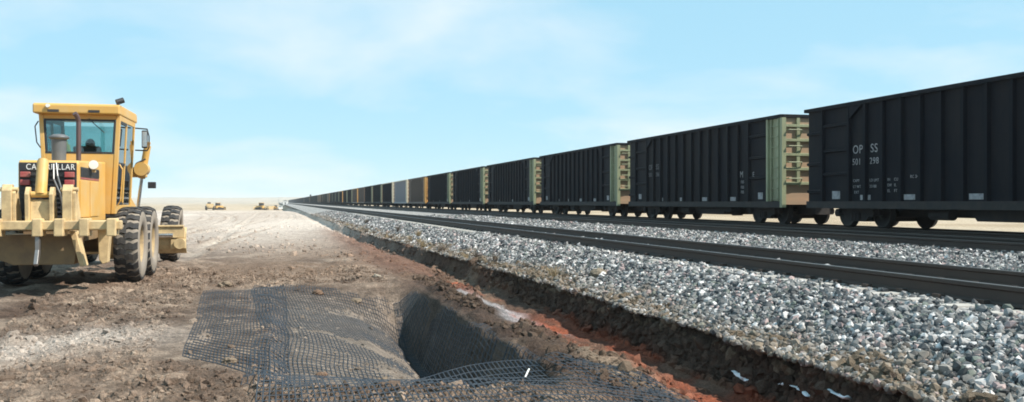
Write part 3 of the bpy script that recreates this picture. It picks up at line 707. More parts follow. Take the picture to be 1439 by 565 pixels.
for k in range(16):
    b, e, p = SPEC.get(k, (CARV[(k*2+1) % 4 if k else 1], GREEN if k < 6 else GREEND, RUSTP))
    t = gondola(k, b, e, p, 2 if k < 7 else 1)
    ex = {0: 'black coal gondola with large white lettering, cut by the right edge', 1: 'second coal gondola from the right, black with wide green end panel and ladder'}.get(k)
    tag(t, ex or '%s, %s car from the right edge' % (DESC.get(k, 'black coal gondola with green end'), ORD[k]), 'coal gondola', GT)
    if k < 7:
        pl = [(1.45, .46, .34, .24), (3.52, .40, .44, .15), (6.0, .40, .44, .15), (8.2, .40, .44, .15), (10.5, .40, .44, .15), (13.1, .50, .34, .24)] if k else [(9.3, .42, .50, .15), (11.30, .42, .50, .15), (6.72, .42, .50, .15), (12.85, .45, .42, .25), (4.4, .42, .50, .15)]
        if k > 2: pl = pl[::2]
        for (yy, zz_, pw, ph) in pl: L('marker_plate', 'marker_plate:%.2f%.2f' % (pw, ph), g_plate(pw, ph), MARK, t, (0, yy, zz_+B0-.22))
    if k == 0:
        side_text(t, 'OP', .36, 12.18, 2.26); side_text(t, 'SS', .36, 11.30, 2.26); side_text(t, '501', .27, 12.20, 1.92); side_text(t, '298', .27, 11.34, 1.92)
        for j, (yy, zz_, s) in enumerate([(12.16, 1.40, 'CAPY'), (11.34, 1.40, 'LD LMT'), (12.16, 1.22, 'LT WT'), (11.34, 1.22, '23100'), (12.1, 1.05, 'EXT'), (10.5, 1.40, 'IH'), (10.2, 1.40, 'CU'), (10.5, 1.24, 'EW'), (10.2, 1.24, 'IL'), (10.5, 1.08, 'EL'), (10.2, 1.08, 'FT'), (9.5, 1.46, 'RC 24'), (5.3, 1.30, 'TFX')]):
            side_text(t, s, .12, yy, zz_, 'data_stencil')
    elif k == 1:
        DIM = mat('stencil_faded', (.16, .16, .17), .8)
        side_text(t, 'OP', .34, 12.18, 2.30, m=DIM); side_text(t, 'SS', .34, 11.32, 2.30, m=DIM); side_text(t, '501', .26, 12.2, 1.98, m=DIM); side_text(t, '286', .26, 11.34, 1.98, m=DIM)
        side_text(t, 'M', .34, 3.18, 1.72); side_text(t, 'E', .26, 2.2, 1.72)
        for z in (1.5, 1.3, 1.12): side_text(t, 'FBS', .15, 3.1, z, 'data_stencil')
# far cars: too small to show parts
def far_car(body, end):
    me = bpy.data.meshes.new('coal_gondola'); m = MB()
    m.box(-HW, HW, .25, L_, B0, B1); n0 = len(m.f); m.box(-HW+.002, HW-.002, .0, .248, B0+.3, B1); n1 = len(m.f)
    for yt in (2.15, L_-2.15):
        m.box(-1.05, 1.05, yt-1.2, yt+1.2, .2, .7)
        for d in (-.89, .89): m.cyl((-.80, yt+d, .457), (.80, yt+d, .457), .457, n=12)
    m.box(-.8, .8, 4.9, 7.7, .3, B0); m.box(-.1, .1, -.6, 0, .72, .92); m.box(-.1, .1, L_, L_+.6, .72, .92)
    for yp in POSTS[::2]: m.box(-HW-.06, -HW+.002, yp-.06, yp+.06, B0+.1, B1-.1)
    npost = len(POSTS[::2])*6
    me.from_pydata(m.v, [], m.f)
    for q in (body, end, TRK): me.materials.append(q)
    for i, p in enumerate(me.polygons): p.material_index = 0 if i < n0 or i >= len(m.f)-npost else (1 if i < n1 else 2)
    return me
FC = [far_car(CARBLK, GREEND), far_car(CARBRN, ORNG), far_car(CARBLK, CREAM)]
LB = ['distant black coal gondola with green end, far down the train', 'distant brown coal gondola, far down the train', 'distant black coal gondola with cream end, far down the train']
rr = random.Random(3)
for k in range(16, 96):
    q = 1 if k in (19, 23, 24, 31, 38) else (2 if rr.random() < .12 else 0)
    o = link('coal_gondola', FC[q], None, (XC, Y_FAR0+PITCH*k-L_, RT+.003)); tag(o, LB[q], 'coal gondola', GT+', far '+('black green', 'brown', 'black cream')[q])

# ------------------------------------------------------------------ motor grader
GX, GY = -3.64, 19.55
gz0 = gh(GX+1, GY-.7)
G = empty('motor_grader', (GX, GY, gz0), -R(0.7))
tag(G, 'dusty yellow motor grader with rear ripper, seen from behind at left', 'grader')
# wheels
def tyre_meshes(rad=.70, wid=.44):
    h = wid/2
    t = MB(); pr = [(-h*.55, .33), (-h*.9, .36), (-h*1.0, .48), (-h*.98, .58), (-h*.86, rad-.05), (-h*.6, rad-.03), (0, rad-.026), (h*.6, rad-.03), (h*.86, rad-.05), (h*.98, .58), (h*1.0, .48), (h*.9, .36), (h*.55, .33)]
    t.lathe(pr, (0, 0, 0), 'x', 44)
    n = 22
    lg = MB()
    for i in range(n):
        for s in (-1, 1):
            a = 2*math.pi*(i+(0 if s > 0 else .5))/n
            Ma = Matrix.Rotation(a, 4, 'X')
            # a crooked bar from the crown to over the shoulder
            ys = [(-.01, -.035), (.07, -.005), (.13, -.03), (.205, .0)]
            wdt = [.058, .066, .062, .070]; zt = [rad, rad, rad-.008, rad-.045]; zb = [rad-.04, rad-.04, rad-.05, rad-.12]
            vs = []
            for (xx, yy), w_, a1, b1 in zip(ys, wdt, zt, zb):
                for (dy, z) in ((-w_, b1), (w_, b1), (w_*.86, a1), (-w_*.86, a1)): vs.append(Ma @ Vector((s*xx, (yy+dy), z)))
            fs = [(0, 3, 2, 1), (12, 13, 14, 15)]
            for q in range(3):
                for e in range(4): fs.append((q*4+e, q*4+(e+1) % 4, q*4+4+(e+1) % 4, q*4+4+e))
            lg.add(vs, fs)
    r = MB(); r.lathe([(-.05, .0), (-.05, .12), (-.02, .14), (.0, .26), (.10, .30), (.16, .335), (.175, .36), (.15, .36), (-.15, .36), (-.15, .30), (-.05, .2)], (0, 0, 0), 'x', 30)
    r.cyl((-.06, 0, 0), (.06, 0, 0), .13, n=16)
    for i in range(10):
        a = 2*math.pi*i/10; r.cyl((-.01, .19*math.cos(a), .19*math.sin(a)), (.03, .19*math.cos(a), .19*math.sin(a)), .017, n=6)
    return t.mesh('tyre', RUBD), lg.mesh('tread_lug', RUB), r.mesh('wheel_rim', mat('muddy_rim', (.40, .29, .15), .75, dirt=(.17, .125, .085), dirt_amt=.85, dirt_scale=6))
TY, LG, RM = tyre_meshes()
def wheel(x, y, side, lean=0, steer=0, mud=0.):
    o = link('wheel_rim', RM, G, (x, y, .69)); o.rotation_euler = (random.uniform(0, 6), 0, (0 if side > 0 else math.pi))
    if lean or steer: o.rotation_euler = (0, lean, steer)
    link('tyre', TY, o); link('tread_lug', LG, o)
for x in (1.0, -1.0):
    for y in (-.76, .76): wheel(x, y, x)
wheel(.98, 5.55, 1, .06, .0); wheel(-.98, 5.55, -1, .06, 0)
def gp(name, mb, m, bevel=.012, parent=None): return mb.build(name, m, parent or G, bevel)
# rear frame, tandems, axle
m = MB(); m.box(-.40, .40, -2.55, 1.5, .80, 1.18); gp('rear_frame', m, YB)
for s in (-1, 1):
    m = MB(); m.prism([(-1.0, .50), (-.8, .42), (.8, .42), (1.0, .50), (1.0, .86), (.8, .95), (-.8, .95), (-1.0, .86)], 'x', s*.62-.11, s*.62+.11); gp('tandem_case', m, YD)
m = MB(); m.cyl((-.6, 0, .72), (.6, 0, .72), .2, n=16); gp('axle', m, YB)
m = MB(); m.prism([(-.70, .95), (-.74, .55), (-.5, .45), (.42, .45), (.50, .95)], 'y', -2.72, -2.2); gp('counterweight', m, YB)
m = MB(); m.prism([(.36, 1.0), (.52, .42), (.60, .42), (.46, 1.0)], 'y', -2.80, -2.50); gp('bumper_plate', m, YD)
m = MB(); m.prism([(.70, 1.0), (.72, .5), (.78, .42), (.86, .45), (.90, 1.0)], 'y', -2.30, -2.1); m.box(.5, .9, -2.42, -1.6, 1.0, 1.16); gp('step_bracket', m, YD)
# engine hood
m = MB(); m.prism([(-2.60, 1.12), (-2.60, 2.12), (-2.54, 2.17), (-.22, 2.24), (-.22, 1.12)], 'x', -.46, .46); gp('hood', m, Y_, .03)
m = MB(); m.box(-.435, .435, -2.625, -2.596, 1.16, 2.13); gr = gp('grille', m, BLK, .004)
for z in np.arange(1.22, 1.96, .075):
    m = MB(); m.box(-.40, .40, -2.645, -2.626, z, z+.028); gp('grille_slat', m, BLK, .003, gr)
m = MB(); m.box(-.435, .435, -2.64, -2.626, 1.995, 2.125); nb = gp('name_band', m, BLK, .003)
def rear_text(s, size, x, y, z, mt, parent, name, width=None):
    me = text_mesh(s, size); me.materials.clear(); me.materials.append(mt)
    if width:
        xs_ = [v.co.x for v in me.vertices]; kx = width/(max(xs_)-min(xs_)); me.transform(Matrix.Diagonal((kx, 1, 1, 1)))
    me.transform(Matrix(((1, 0, 0, 0), (0, 0, -1, 0), (0, 1, 0, 0), (0, 0, 0, 1))))
    return link(name, me, parent, (x, y, z))
t_ = rear_text('CATERPILLAR', .135, -.33, -2.643, 2.013, LENS, nb, 'lettering', .74)
for s in (-1, 1):
    for z in (1.93, 1.80):
        m = MB(); m.box(s*.335-.075, s*.335+.075, -2.69, -2.63, z-.045, z+.045); gp('tail_light', m, RED, .01)
m = MB(); m.box(.461, .468, -2.45, -.9, 1.90, 2.07); sp_ = gp('side_louvre', m, BLK, .002)
for yy in np.arange(-2.4, -.95, .11):
    m = MB(); m.box(.469, .476, yy, yy+.05, 1.92, 2.05); gp('louvre_slat', m, BLK, 0, sp_)
m = MB(); m.box(.461, .467, -2.45, -.9, 1.865, 1.893); gp('side_stripe', m, RED, 0)
for ya, yb in ((-2.5, -1.75), (-1.68, -.95)):
    m = MB(); m.box(.461, .474, ya, yb, 1.22, 1.84); gp('hood_door', m, Y_, .008)
m = MB(); m.cyl((.54, -1.78, 2.13), (.54, -1.64, 2.13), .085, .06, 18); m.box(.50, .56, -1.72, -1.68, 2.0, 2.08); lm = gp('work_lamp', m, YD, 0)
m = MB(); m.cyl((.54, -1.795, 2.13), (.54, -1.781, 2.13), .078, n=18); gp('lamp_lens', m, LENS, 0, lm)
# exhaust and pre-cleaner
m = MB(); m.tube([(.20, -1.3, 2.2), (.20, -1.3, 2.92), (.185, -1.33, 3.0), (.15, -1.38, 3.06)], .042, 14); gp('exhaust_stack', m, mat('hot_exhaust', (.13, .085, .085), .55, .4, dirt=(.06, .05, .05)), 0)
m = MB(); m.cyl((-.08, -1.5, 2.2), (-.08, -1.5, 2.58), .115, .125, 20); m.lathe([(2.58, .125), (2.60, .17), (2.635, .165), (2.67, .09), (2.68, .0)], (-.08, -1.5, 0), 'z', 20); gp('air_precleaner', m, mat('precleaner_grey', (.10, .11, .12), .5, dirt=(.2, .18, .16)), 0)
# cab
CY0, CY1 = -.20, 1.60
def xh(z): return .625+(.72-.625)*(z-1.25)/(3.12-1.25)
def quadpost(x_in0, x_in1, y0, y1, z0, z1, s):
    mb = MB(); vs = []
    for z in (z0, z1):
        xo = xh(z)
        for x in (xo-x_in0, xo-x_in1):
            for y in (y0, y1): vs.append((s*x, y, z))
    mb.add(vs, [(0, 1, 3, 2), (4, 6, 7, 5), (0, 2, 6, 4), (1, 5, 7, 3), (0, 4, 5, 1), (2, 3, 7, 6)]); return mb
for s in (-1, 1):
    gp('cab_post', quadpost(0, .075, CY0, CY0+.09, 1.25, 3.14, s), Y_, .008)
    gp('cab_post', quadpost(0, .06, CY1-.06, CY1, 1.25, 3.14, s), Y_, .008)
    gp('side_panel', quadpost(.004, .045, CY0+.092, CY1-.062, 1.25, 1.42, s), Y_, .006)
    gp('side_rail', quadpost(.004, .045, CY0+.092, CY1-.062, 3.04, 3.138, s), Y_, .006)
    dr = gp('door_frame', quadpost(.006, .05, .62, .70, 1.421, 3.039, s), Y_, .006)
    gp('side_pane', quadpost(.020, .028, CY0+.093, .618, 1.423, 3.037, s), GLSD, 0, dr)
    gp('side_pane', quadpost(.020, .028, .702, CY1-.063, 1.423, 3.037, s), GLSD, 0, dr)
    for a, b in ((1.423, 1.47), (2.2, 2.245), (2.99, 3.037)): gp('door_bar', quadpost(.002, .036, CY0+.10, .617, a, b, s), BLK, 0, dr)
m = MB(); m.prism([(-xh(1.25)+.077, 1.25), (xh(1.25)-.077, 1.25), (xh(2.40)-.077, 2.40), (-xh(2.40)+.077, 2.40)], 'y', CY0+.012, CY0+.06); gp('rear_panel', m, Y_, .006)
m = MB(); m.box(-.64, .64, CY0+.010, CY0+.06, 3.055, 3.139); gp('rear_header', m, Y_, .006)
m = MB(); m.prism([(-xh(2.40)+.078, 2.402), (xh(2.40)-.078, 2.402), (xh(3.05)-.078, 3.053), (-xh(3.05)+.078, 3.053)], 'y', CY0+.025, CY0+.033); gp('rear_pane', m, GLS, 0)
m = MB()
for a, b, z0, z1 in ((-.62, .62, 2.402, 2.435), (-.62, .62, 3.02, 3.053)): m.box(a, b, CY0+.004, CY0+.024, z0, z1)
for s in (-1, 1): m.prism([(s*(xh(2.40)-.080), 2.436), (s*(xh(2.40)-.115), 2.436), (s*(xh(3.05)-.115), 3.019), (s*(xh(3.05)-.080), 3.019)], 'y', CY0+.004, CY0+.024)
gp('window_gasket', m, BLK, .004)
m = MB(); m.box(-.60, .60, CY1-.05, CY1-.01, 1.25, 1.7); gp('front_panel', m, Y_, .006)
m = MB(); m.prism([(-xh(1.7)+.062, 1.702), (xh(1.7)-.062, 1.702), (xh(3.05)-.062, 3.05), (-xh(3.05)+.062, 3.05)], 'y', CY1-.035, CY1-.027); gp('front_pane', m, GLS, 0)
m = MB(); m.box(-.66, .66, CY0+.02, CY1-.02, 1.19, 1.248); gp('cab_floor', m, BLK, 0)
m = MB(); m.prism([(-.36, 3.142), (-.36, 3.31), (-.30, 3.335), (1.7, 3.335), (1.78, 3.29), (1.78, 3.142)], 'x', -.79, .73); rf = gp('roof', m, Y_, .025)
for x in (-.43, .28):
    m = MB(); m.box(x-.10, x+.10, -.372, -.361, 3.165, 3.215); gp('roof_vent', m, BLK, .003, rf)
m = MB(); m.cyl((.70, -.30, 3.336), (.70, -.30, 3.36), .03, n=10); m.cyl((.66, -.27, 3.38), (.78, -.22, 3.43), .055, n=14); gp('roof_lamp', m, BLK, 0, rf)
m = MB(); m.cyl((-.52, -.40, 3.28), (-.52, -.361, 3.28), .035, n=12); gp('roof_lamp', m, LENS, 0, rf)
# window wiper
m = MB(); m.tube([(.16, CY0-.01, 3.07), (.24, CY0-.01, 2.98), (.44, CY0-.01, 2.80)], .008, 6); gp('wiper', m, BLK, 0)
# mirror on its frame
m = MB(); m.tube([(.74, 1.45, 3.02), (.98, 1.40, 3.0), (1.02, 1.39, 2.85), (1.02, 1.39, 2.62), (.98, 1.40, 2.55), (.74, 1.45, 2.56)], .014, 8); mf = gp('mirror_bracket', m, BLK, 0)
m = MB(); m.box(.88, 1.0, 1.33, 1.37, 2.60, 2.97); mm = gp('mirror', m, BLK, .02, mf)
m = MB(); m.box(.895, .985, 1.322, 1.329, 2.63, 2.94); gp('mirror_glass', m, CHROME, .0, mf)
m = MB(); m.tube([(-.74, 1.45, 3.02), (-.98, 1.40, 2.95), (-.98, 1.40, 2.55), (-.74, 1.45, 2.5)], .012, 8); gp('mirror_bracket', m, BLK, 0)
m = MB(); m.tube([(-.72, CY0-.02, 3.0), (-.77, CY0-.05, 2.9), (-.74, CY0-.05, 2.6), (-.68, CY0-.02, 2.5)], .012, 6); gp('grab_handle', m, BLK, 0)
m = MB(); m.tube([(.70, -.18, 2.2), (.76, -.2, 2.1), (.72, -.2, 1.5), (.66, -.18, 1.4)], .012, 6); gp('grab_handle', m, Y_, 0)
# seat, console, wheel
m = MB(); m.box(-.18, .30, .25, .72, 1.62, 1.78); m.prism([(.20, 1.7), (.34, 1.7), (.26, 2.56), (.16, 2.56)], 'x', -.20, .30); m.cyl((.05, .5, 1.24), (.05, .5, 1.62), .09); gp('driver_seat', m, SEAT, .03)
m = MB(); m.cyl((.05, 1.35, 1.25), (.05, 1.05, 2.05), .05); m.lathe([(-.015, .17), (0, .20), (.015, .17), (-.015, .17)], (.05, 1.02, 2.08), 'y', 24); gp('steering_console', m, BLK, 0)
# ripper group at the back
m = MB(); m.box(-1.42, 1.22, -3.20, -3.02, 1.03, 1.18); rb = gp('ripper_beam', m, YD, .02)
for x in (-1.28, -.62, -.02, .30, .67, 1.08):
    m = MB(); m.box(x-.07, x+.07, -3.28, -2.95, .93, 1.215); gp('shank_socket', m, YD, .015, rb)
for x in (-.02,):
    m = MB(); m.prism([(-3.24, 1.2), (-3.10, 1.2), (-3.10, .70), (-3.30, .46), (-3.34, .50), (-3.24, .72)], 'x', x-.03, x+.03); gp('ripper_shank', m, STEEL, .006, rb)
for x in (-.47, .42):
    m = MB(); m.prism([(-3.12, 1.10), (-3.14, 1.66), (-3.08, 1.76), (-2.98, 1.76), (-2.72, 1.30), (-2.72, 1.05)], 'x', x-.095, x+.05); m.prism([(-3.08, 1.10), (-3.10, 1.62), (-3.04, 1.70), (-2.96, 1.70), (-2.72, 1.28), (-2.72, 1.05)], 'x', x+.051, x+.10)
    m.cyl((x-.13, -3.05, 1.68), (x+.13, -3.05, 1.68), .035, n=12); gp('ripper_bracket', m, YD, .008)
for x in (-.20, .16):
    m = MB(); m.prism([(-3.10, 1.12), (-3.14, 1.60), (-3.06, 1.72), (-2.96, 1.72), (-2.80, 1.12)], 'x', x-.03, x+.03); gp('ripper_bracket', m, YD, .008)
m = MB(); m.prism([(-3.06, 1.12), (-3.02, 1.48), (-2.98, 1.52), (-2.9, 1.52), (-2.85, 1.12)], 'x', -.168, .128); gp('bracket_plate', m, YD, .008)
m = MB(); m.cyl((-.02, -3.0, 1.60), (-.03, -2.82, 2.14), .088, .088, 20); m.cyl((-.03, -2.82, 2.14), (-.03, -2.81, 2.17), .075, n=16); m.cyl((-.16, -3.01, 1.60), (.12, -3.01, 1.60), .05, n=12)
gp('ripper_cylinder', m, Y_, 0)
for j, pts in enumerate([[(.14, -2.70, 2.12), (.18, -2.78, 1.9), (.26, -2.76, 1.6), (.22, -2.72, 1.3)], [(.10, -2.70, 2.1), (.13, -2.82, 1.85), (.22, -2.80, 1.62), (.27, -2.74, 1.25)]]):
    m = MB(); m.tube(pts, .016, 8); gp('hydraulic_hose', m, STEEL, 0)
# gooseneck, circle, blade and front axle
m = MB(); m.prism([(1.5, 1.0), (1.5, 1.5), (2.4, 1.9), (4.2, 1.75), (5.9, 1.25), (5.9, .85), (5.3, .9), (4.0, 1.35), (2.5, 1.5), (2.0, 1.0)], 'x', -.16, .16); gp('gooseneck', m, Y_, .02)
m = MB(); m.cyl((-.85, 5.55, .69), (.85, 5.55, .69), .10); m.box(-.3, .3, 5.4, 5.9, .55, .95); gp('front_axle', m, Y_, 0)
m = MB(); m.lathe([(.80, .62), (.80, .75), (.90, .75), (.90, .62), (.80, .62)], (0, 2.9, 0), 'z', 36); m.box(-.12, .12, 3.5, 5.3, .80, .95); gp('circle', m, YB, 0)
arc = [(.16*math.cos(a)*1.3, .32+.30*math.sin(a)) for a in np.linspace(-1.35, 1.35, 9)]
poly = [(2.95-p[0], .62+p[1]-.32) for p in arc]+[(2.92-p[0], .62+p[1]-.32) for p in arc[::-1]]
m = MB(); m.prism(poly, 'x', -1.85, 1.62); bl = gp('moldboard', m, YD, 0)
m = MB(); m.box(1.0, 1.60, 2.60, 2.66, .68, .92); m.box(1.02, 1.58, 2.57, 2.72, .921, .965); m.box(1.30, 1.62, 2.62, 2.70, .44, .66); gp('blade_tip_plate', m, YD, .012, bl)
m = MB(); m.cyl((.9, 2.60, .74), (1.36, 2.58, .74), .05, n=12); gp('sideshift_rod', m, CHROME, 0, bl)
m = MB(); m.cyl((1.50, 2.52, .56), (1.50, 2.64, .56), .12, n=18); gp('blade_end_boss', m, YD, 0, bl)
for s in (-1, 1):
    m = MB(); m.cyl((s*.83, 2.55, 2.72), (s*.70, 2.6, 2.0), .075, .075, 16); m.cyl((s*.85, 2.54, 2.80), (s*.83, 2.55, 2.72), .05, n=12); lc = gp('lift_cylinder', m, Y_, 0)
    m = MB(); m.cyl((s*.70, 2.6, 2.0), (s*.58, 2.65, 1.05), .035, n=12); gp('cylinder_rod', m, CHROME, 0, lc)
    m = MB(); m.box(min(s*.16, s*.82), max(s*.16, s*.82), 2.45, 2.62, 2.02, 2.24); m.cyl((s*.72, 2.36, 2.2), (s*.72, 2.7, 2.2), .15, n=16); gp('lift_arm', m, Y_, .015)
    m = MB(); m.tube([(s*.30, 2.5, 1.75), (s*.5, 2.42, 2.05), (s*.62, 2.40, 2.32), (s*.80, 2.45, 2.42)], .018, 8); gp('hydraulic_hose', m, BLK, 0)
m = MB(); m.box(.84, 1.0, 2.5, 2.62, 1.78, 1.92); gp('side_lamp', m, BLK, .01)

# ------------------------------------------------------------------ operator
SKIN = mat('skin', (.42, .24, .17), .6); SHIRT = mat('dark_work_shirt', (.05, .06, .08), .9); VEST = mat('orange_vest', (.75, .16, .03), .8); CAP = mat('dark_cap', (.04, .05, .06), .85)
def skin_body(name, chains, mt, loc, rz, parent=None):
    me = bpy.data.meshes.new(name); vs = []; es = []; rs = []; ref = {}
    for ch in chains:
        prev = None
        for key, p, r in ch:
            if key in ref: i = ref[key]
            else:
                i = len(vs); vs.append(p); rs.append(r)
                if key: ref[key] = i
            if prev is not None: es.append((prev, i))
            prev = i
    me.from_pydata(vs, es, []); o = bpy.data.objects.new(name, me); col.objects.link(o); o.parent = parent
    o.location = loc; o.rotation_euler = (0, 0, rz)
    md = o.modifiers.new('skin', 'SKIN'); md.use_smooth_shade = True
    sd = me.skin_vertices[0].data
    for i, r in enumerate(rs): sd[i].radius = (r, r); sd[i].use_root = (i == 0)
    ss = o.modifiers.new('sub', 'SUBSURF'); ss.levels = 1; ss.render_levels = 2
    me.materials.append(mt); return o
op_loc = G.matrix_basis @ Vector((.05, .44, 1.79))
ch = [[('pel', (0, 0, .10), .15), ('wa', (0, .01, .27), .14), ('ch', (0, .03, .48), .155), ('nb', (0, .03, .60), .09), ('nk', (0, .04, .66), .06)],]
for s in (-1, 1):
    k = 'l' if s < 0 else 'r'
    ch.append([('ch', (0, 0, 0), 0), (k+'sh', (s*.19, .02, .54), .075), (k+'el', (s*.27, .16, .33), .052), (k+'wr', (s*.17, .40, .34), .036)])
    ch.append([('pel', (0, 0, 0), 0), (k+'hip', (s*.10, .08, .09), .10), (k+'kn', (s*.14, .46, .10), .075), (k+'an', (s*.13, .56, -.34), .05), (k+'to', (s*.14, .68, -.40), .045)])
person = skin_body('person', ch, SHIRT, op_loc, G.rotation_euler.z)
tag(person, 'operator in dark clothes and orange vest seated in the grader cab', 'person')
def blob(name, c, r3, mt, parent, sub=3, f=None):
    bm = bmesh.new(); bmesh.ops.create_icosphere(bm, subdivisions=sub, radius=1)
    for v in bm.verts:
        p = v.co.copy()
        if f: p = f(p)
        v.co = Vector((p.x*r3[0]+c[0], p.y*r3[1]+c[1], p.z*r3[2]+c[2]))
    me = bpy.data.meshes.new(name); bm.to_mesh(me); bm.free(); me.materials.append(mt)
    for p in me.polygons: p.use_smooth = True
    return link(name, me, parent)
def headf(p):
    if p.y > .75 and abs(p.x) < .25 and -.25 < p.z < .1: p = p*1.13          # nose
    if abs(p.x) > .9 and abs(p.z) < .25: p.x *= 1.12                           # ears
    if p.z < -.3: p = Vector((p.x*.86, p.y*.9+.06, p.z))
    return p
blob('head', (0, .06, .80), (.078, .098, .12), SKIN, person, 4, headf)
def capf(p):
    if p.z < 0: p.z *= .12
    if p.y > .55 and p.z < .15: p = Vector((p.x*1.0, p.y*1.65, p.z-.05))
    return p
blob('cap', (0, .055, .835), (.088, .106, .10), CAP, person, 4, capf)
m = MB(); m.lathe([(.18, .150), (.30, .158), (.45, .176), (.56, .15), (.60, .10)], (0, .025, 0), 'z', 20); vest = m.build('vest', VEST, person)
for s in (-1, 1):
    hx, hy, hz = s*.17, .44, .345
    hc = [[('p0', (hx, .39, .34), .030), ('p1', (hx-s*.01, hy, hz), .034)]]
    for q in range(4): hc.append([('p1', (0, 0, 0), 0), (None, (hx-s*.03+s*.018*q, hy+.05, hz+.02), .010), (None, (hx-s*.03+s*.018*q, hy+.075-.004*q, hz-.01), .009), (None, (hx-s*.03+s*.018*q, hy+.055, hz-.035), .008)])
    hc.append([('p0', (0, 0, 0), 0), (None, (hx-s*.045, hy-.01, hz-.01), .012), (None, (hx-s*.06, hy+.03, hz-.02), .009)])
    skin_body('hand', hc, SKIN, (0, 0, 0), 0, person)

# ------------------------------------------------------------------ far machines
def scraper(x, y, rz, label, k=1.0):
    t = empty('scraper', (x, y, gh(x, y)), rz); tag(t, label, 'scraper', 'earthmovers at work far across the plain')
    t.scale = (k, k, k)
    m = MB(); m.box(-1.5, 1.5, -3.0, -1.2, .9, 2.2); m.box(-.8, .8, -3.6, -3.0, 1.0, 1.9); m.build('rear_engine', YD, t, .06)
    m = MB(); m.prism([(-1.4, .6), (-1.4, 2.9), (2.6, 2.5), (3.0, .6)], 'x', -1.6, -1.45); m.prism([(-1.4, .6), (-1.4, 2.9), (2.6, 2.5), (3.0, .6)], 'x', 1.45, 1.6); m.box(-1.45, 1.45, -1.4, -1.2, .6, 2.8); m.box(-1.44, 1.44, -1.2, 2.8, .5, .65); m.build('bowl', YD, t, .05)
    m = MB(); m.box(-.4, .4, 2.4, 5.4, 2.3, 2.8); m.box(-1.1, 1.1, 4.6, 7.4, .9, 2.1); m.build('tractor', Y_, t, .06)
    m = MB(); m.box(-.85, .55, 5.0, 6.4, 2.101, 3.5); m.build('cab', BLK, t, .06)
    for yy in (-2.2, 5.6):
        for s in (-1, 1):
            m = MB(); m.lathe([(-.35, .4), (-.35, .8), (-.28, .95), (.28, .95), (.35, .8), (.35, .4), (-.35, .4)], (s*1.5, yy, .94), 'x', 24); wv = m.build('wheel', RUB, t)
            m = MB(); m.cyl((s*1.5-.25, yy, .94), (s*1.5+.25, yy, .94), .42, n=18); m.build('wheel_rim', YD, wv)
    return t
def dozer(x, y, rz, label, k=1.0):
    t = empty('bulldozer', (x, y, gh(x, y)), rz); tag(t, label, 'bulldozer', 'earthmovers at work far across the plain'); t.scale = (k, k, k)
    for s in (-1, 1):
        m = MB(); m.prism([(-1.9, .5), (-1.6, .05), (1.5, .05), (1.9, .45), (1.5, .9), (-.6, 1.35), (-1.1, 1.1)], 'x', s*1.1-.28, s*1.1+.28); m.build('crawler_track', TRK, t, .05)
    m = MB(); m.box(-.8, .8, -1.8, 1.9, .7, 1.9); m.build('hull', Y_, t, .06)
    m = MB(); m.box(-.8, .8, -1.3, .3, 1.901, 3.1); m.build('cab', BLK, t, .05)
    m = MB(); m.box(-.95, .95, -1.5, .5, 3.101, 3.25); m.build('canopy', Y_, t, .03)
    m = MB(); m.prism([(2.5, .05), (2.35, .6), (2.5, 1.4), (2.6, 1.4), (2.46, .6), (2.6, .05)], 'x', -1.9, 1.9); m.box(-1.2, -1.05, -.4, 2.5, .4, .6); m.box(1.05, 1.2, -.4, 2.5, .4, .6); m.build('blade', YD, t, .02)
    m = MB(); m.tube([(.4, 1.0, 1.9), (.4, 1.0, 2.7)], .06); m.build('exhaust_stack', BLK, t)
    return t
def place(px, D): 
    Rr = (px-719.5)/f_px*D; return Rr*cth+D*sth, -Rr*sth+D*cth
x, y = place(295, 420); scraper(x, y, .1, 'leftmost distant yellow scraper seen from behind on the plain')
x, y = place(307.5, 430); dozer(x, y, -.9, 'distant yellow bulldozer just right of the leftmost scraper')
x, y = place(366, 430); dozer(x, y, .9, 'distant yellow bulldozer left of the far scraper by the tracks')
x, y = place(378, 425); scraper(x, y, R(-58), 'distant yellow scraper side-on near the railway', .62)
# white pickup beside the line
x, y = place(394, 420)
t = empty('pickup_truck', (x, y, gh(x, y)), .05); tag(t, 'distant white pickup truck parked by the track side', 'pickup')
m = MB(); m.prism([(-2.7, .45), (-2.7, 1.15), (-.4, 1.15), (2.6, 1.1), (2.7, .45)], 'x', -.95, .95); m.build('body', WHITE, t, .06)
m = MB(); m.prism([(-.5, 1.151), (-.35, 1.85), (.8, 1.85), (1.4, 1.14)], 'x', -.85, .85); m.build('cab', WHITE, t, .06)
m = MB(); m.box(-.7, .7, -.52, -.455, 1.3, 1.7); m.build('rear_pane', GLSD, t)
for s in (-1, 1):
    for yy in (-1.7, 1.7):
        m = MB(); m.lathe([(-.12, .2), (-.12, .38), (.12, .38), (.12, .2), (-.12, .2)], (s*.85, yy, .38), 'x', 18); m.build('wheel', RUB, t)
# signal mast behind the train and equipment shed at the end of the view
x, y = 21.9, 660
t = empty('railway_signal', (x, y, gh(x, y))); tag(t, 'tall dark railway signal mast rising above the far end of the train', 'signal')
m = MB(); m.cyl((0, 0, -.2), (0, 0, 6.9), .12, n=10); m.build('mast', TRK, t)
for z in (5.3, 6.2):
    m = MB(); m.box(-.6, .6, -.12, .12, z-.42, z+.42); hd = m.build('signal_head', TRK, t, .05)
    m = MB(); m.cyl((0, -.3, z), (0, -.121, z), .18, n=12); m.build('lamp_hood', BLK, hd)
m = MB(); m.box(-.3, .3, .13, .2, 0, 6.5); m.build('ladder', TRK, t)
x, y = place(401, 560)
t = empty('equipment_shed', (x, y, gh(x, y)-.05)); tag(t, 'white trackside equipment shed at the vanishing end of the railway', 'shed')
m = MB(); m.box(-1.3, 1.3, -1.8, 1.8, 0, 2.9); m.build('wall', WHITE, t, .03)
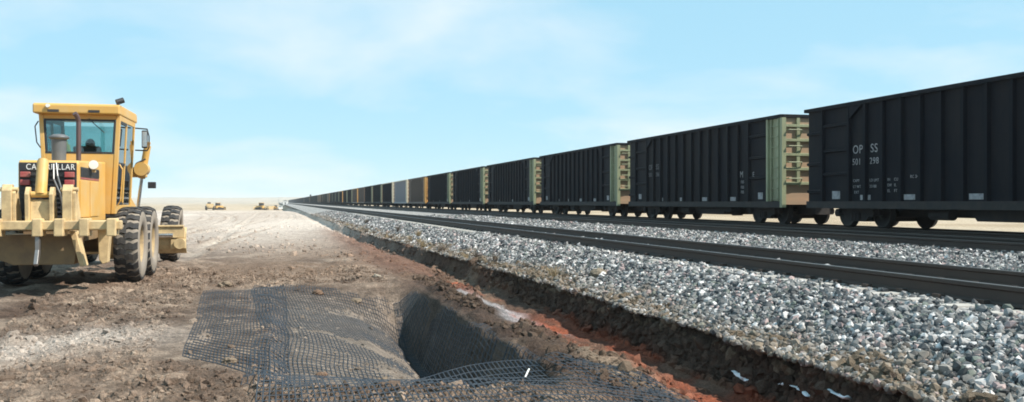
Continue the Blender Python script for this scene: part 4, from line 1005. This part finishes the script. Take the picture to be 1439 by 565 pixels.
m = MB(); m.prism([(-1.5, 2.901), (1.5, 2.901), (0, 3.4)], 'y', -2.0, 2.0); m.build('roof', STEEL, t)
m = MB(); m.box(-.45, .45, -1.83, -1.801, .1, 2.1); m.build('door', STEEL, t)

# dry weeds on the ballast edge
WEED = mat('dry_weed', (.30, .23, .13), .9, dirt=(.16, .11, .07)); WEEDD = mat('dark_weed', (.085, .062, .045), .9)
def weed(x, y, h, n, mt, label):
    m = MB(); z = float(max(gh(x, y), bed(np.array([x]), np.array([y]))[0]))-.02
    for i in range(n):
        a = random.uniform(0, 6.28); r = random.uniform(.15, .9)*h*.6; hh = h*random.uniform(.5, 1)
        b0 = (x+random.uniform(-.06, .06), y+random.uniform(-.06, .06), z)
        pts = [b0, (b0[0]+r*.4*math.cos(a), b0[1]+r*.4*math.sin(a), z+hh*.6), (b0[0]+r*math.cos(a), b0[1]+r*math.sin(a), z+hh*random.uniform(.8, 1))]
        m.cyl(pts[0], pts[1], .006, .004, 4, False); m.cyl(pts[1], pts[2], .004, .002, 4, False)
    tag(m.build('dry_weed_tuft', mt), label, 'weed', 'dry weeds along the ditch')
for i, (px, py, h, mt, lb) in enumerate([(515, 320, .42, WEEDD, 'dark dry weed tuft on the ditch rim, farthest of the tufts'), (560, 333, .40, WEEDD, 'dark dry weed tuft on the ditch rim, middle of the far row'),
        (588, 340, .32, WEED, 'straw coloured weed tuft at the foot of the ballast')]):
    x, y = at(px, py, .08); weed(x, y, h, 60, mt, lb)
wr = random.Random(5)
for i in range(26):
    y = 16+i*1.9+wr.uniform(-.8, .8); x = float(lip(np.array(y)))+wr.uniform(-.05, .28)
    weed(x, y, wr.uniform(.16, .34), 34, WEEDD if wr.random() < .6 else WEED, 'small dry weed tuft in the row along the ballast rim')

# ------------------------------------------------------------------ haze
def haze(density):
    m = MB(); m.box(-9500, 9500, -8500, 10000, -30, 60)
    mt = bpy.data.materials.new('air_haze'); mt.use_nodes = True; t = mt.node_tree; t.nodes.clear()
    o = t.nodes.new('ShaderNodeOutputMaterial'); v = t.nodes.new('ShaderNodeVolumePrincipled')
    v.inputs['Color'].default_value = (.93, .97, 1, 1); v.inputs['Density'].default_value = density; v.inputs['Anisotropy'].default_value = 0.2
    t.links.new(v.outputs[0], o.inputs['Volume'])
    tag(m.build('haze', mt), 'thin pale dusty haze over the whole plain', 'haze', kind='stuff')
HAZE = 0.00018
if HAZE: haze(HAZE)
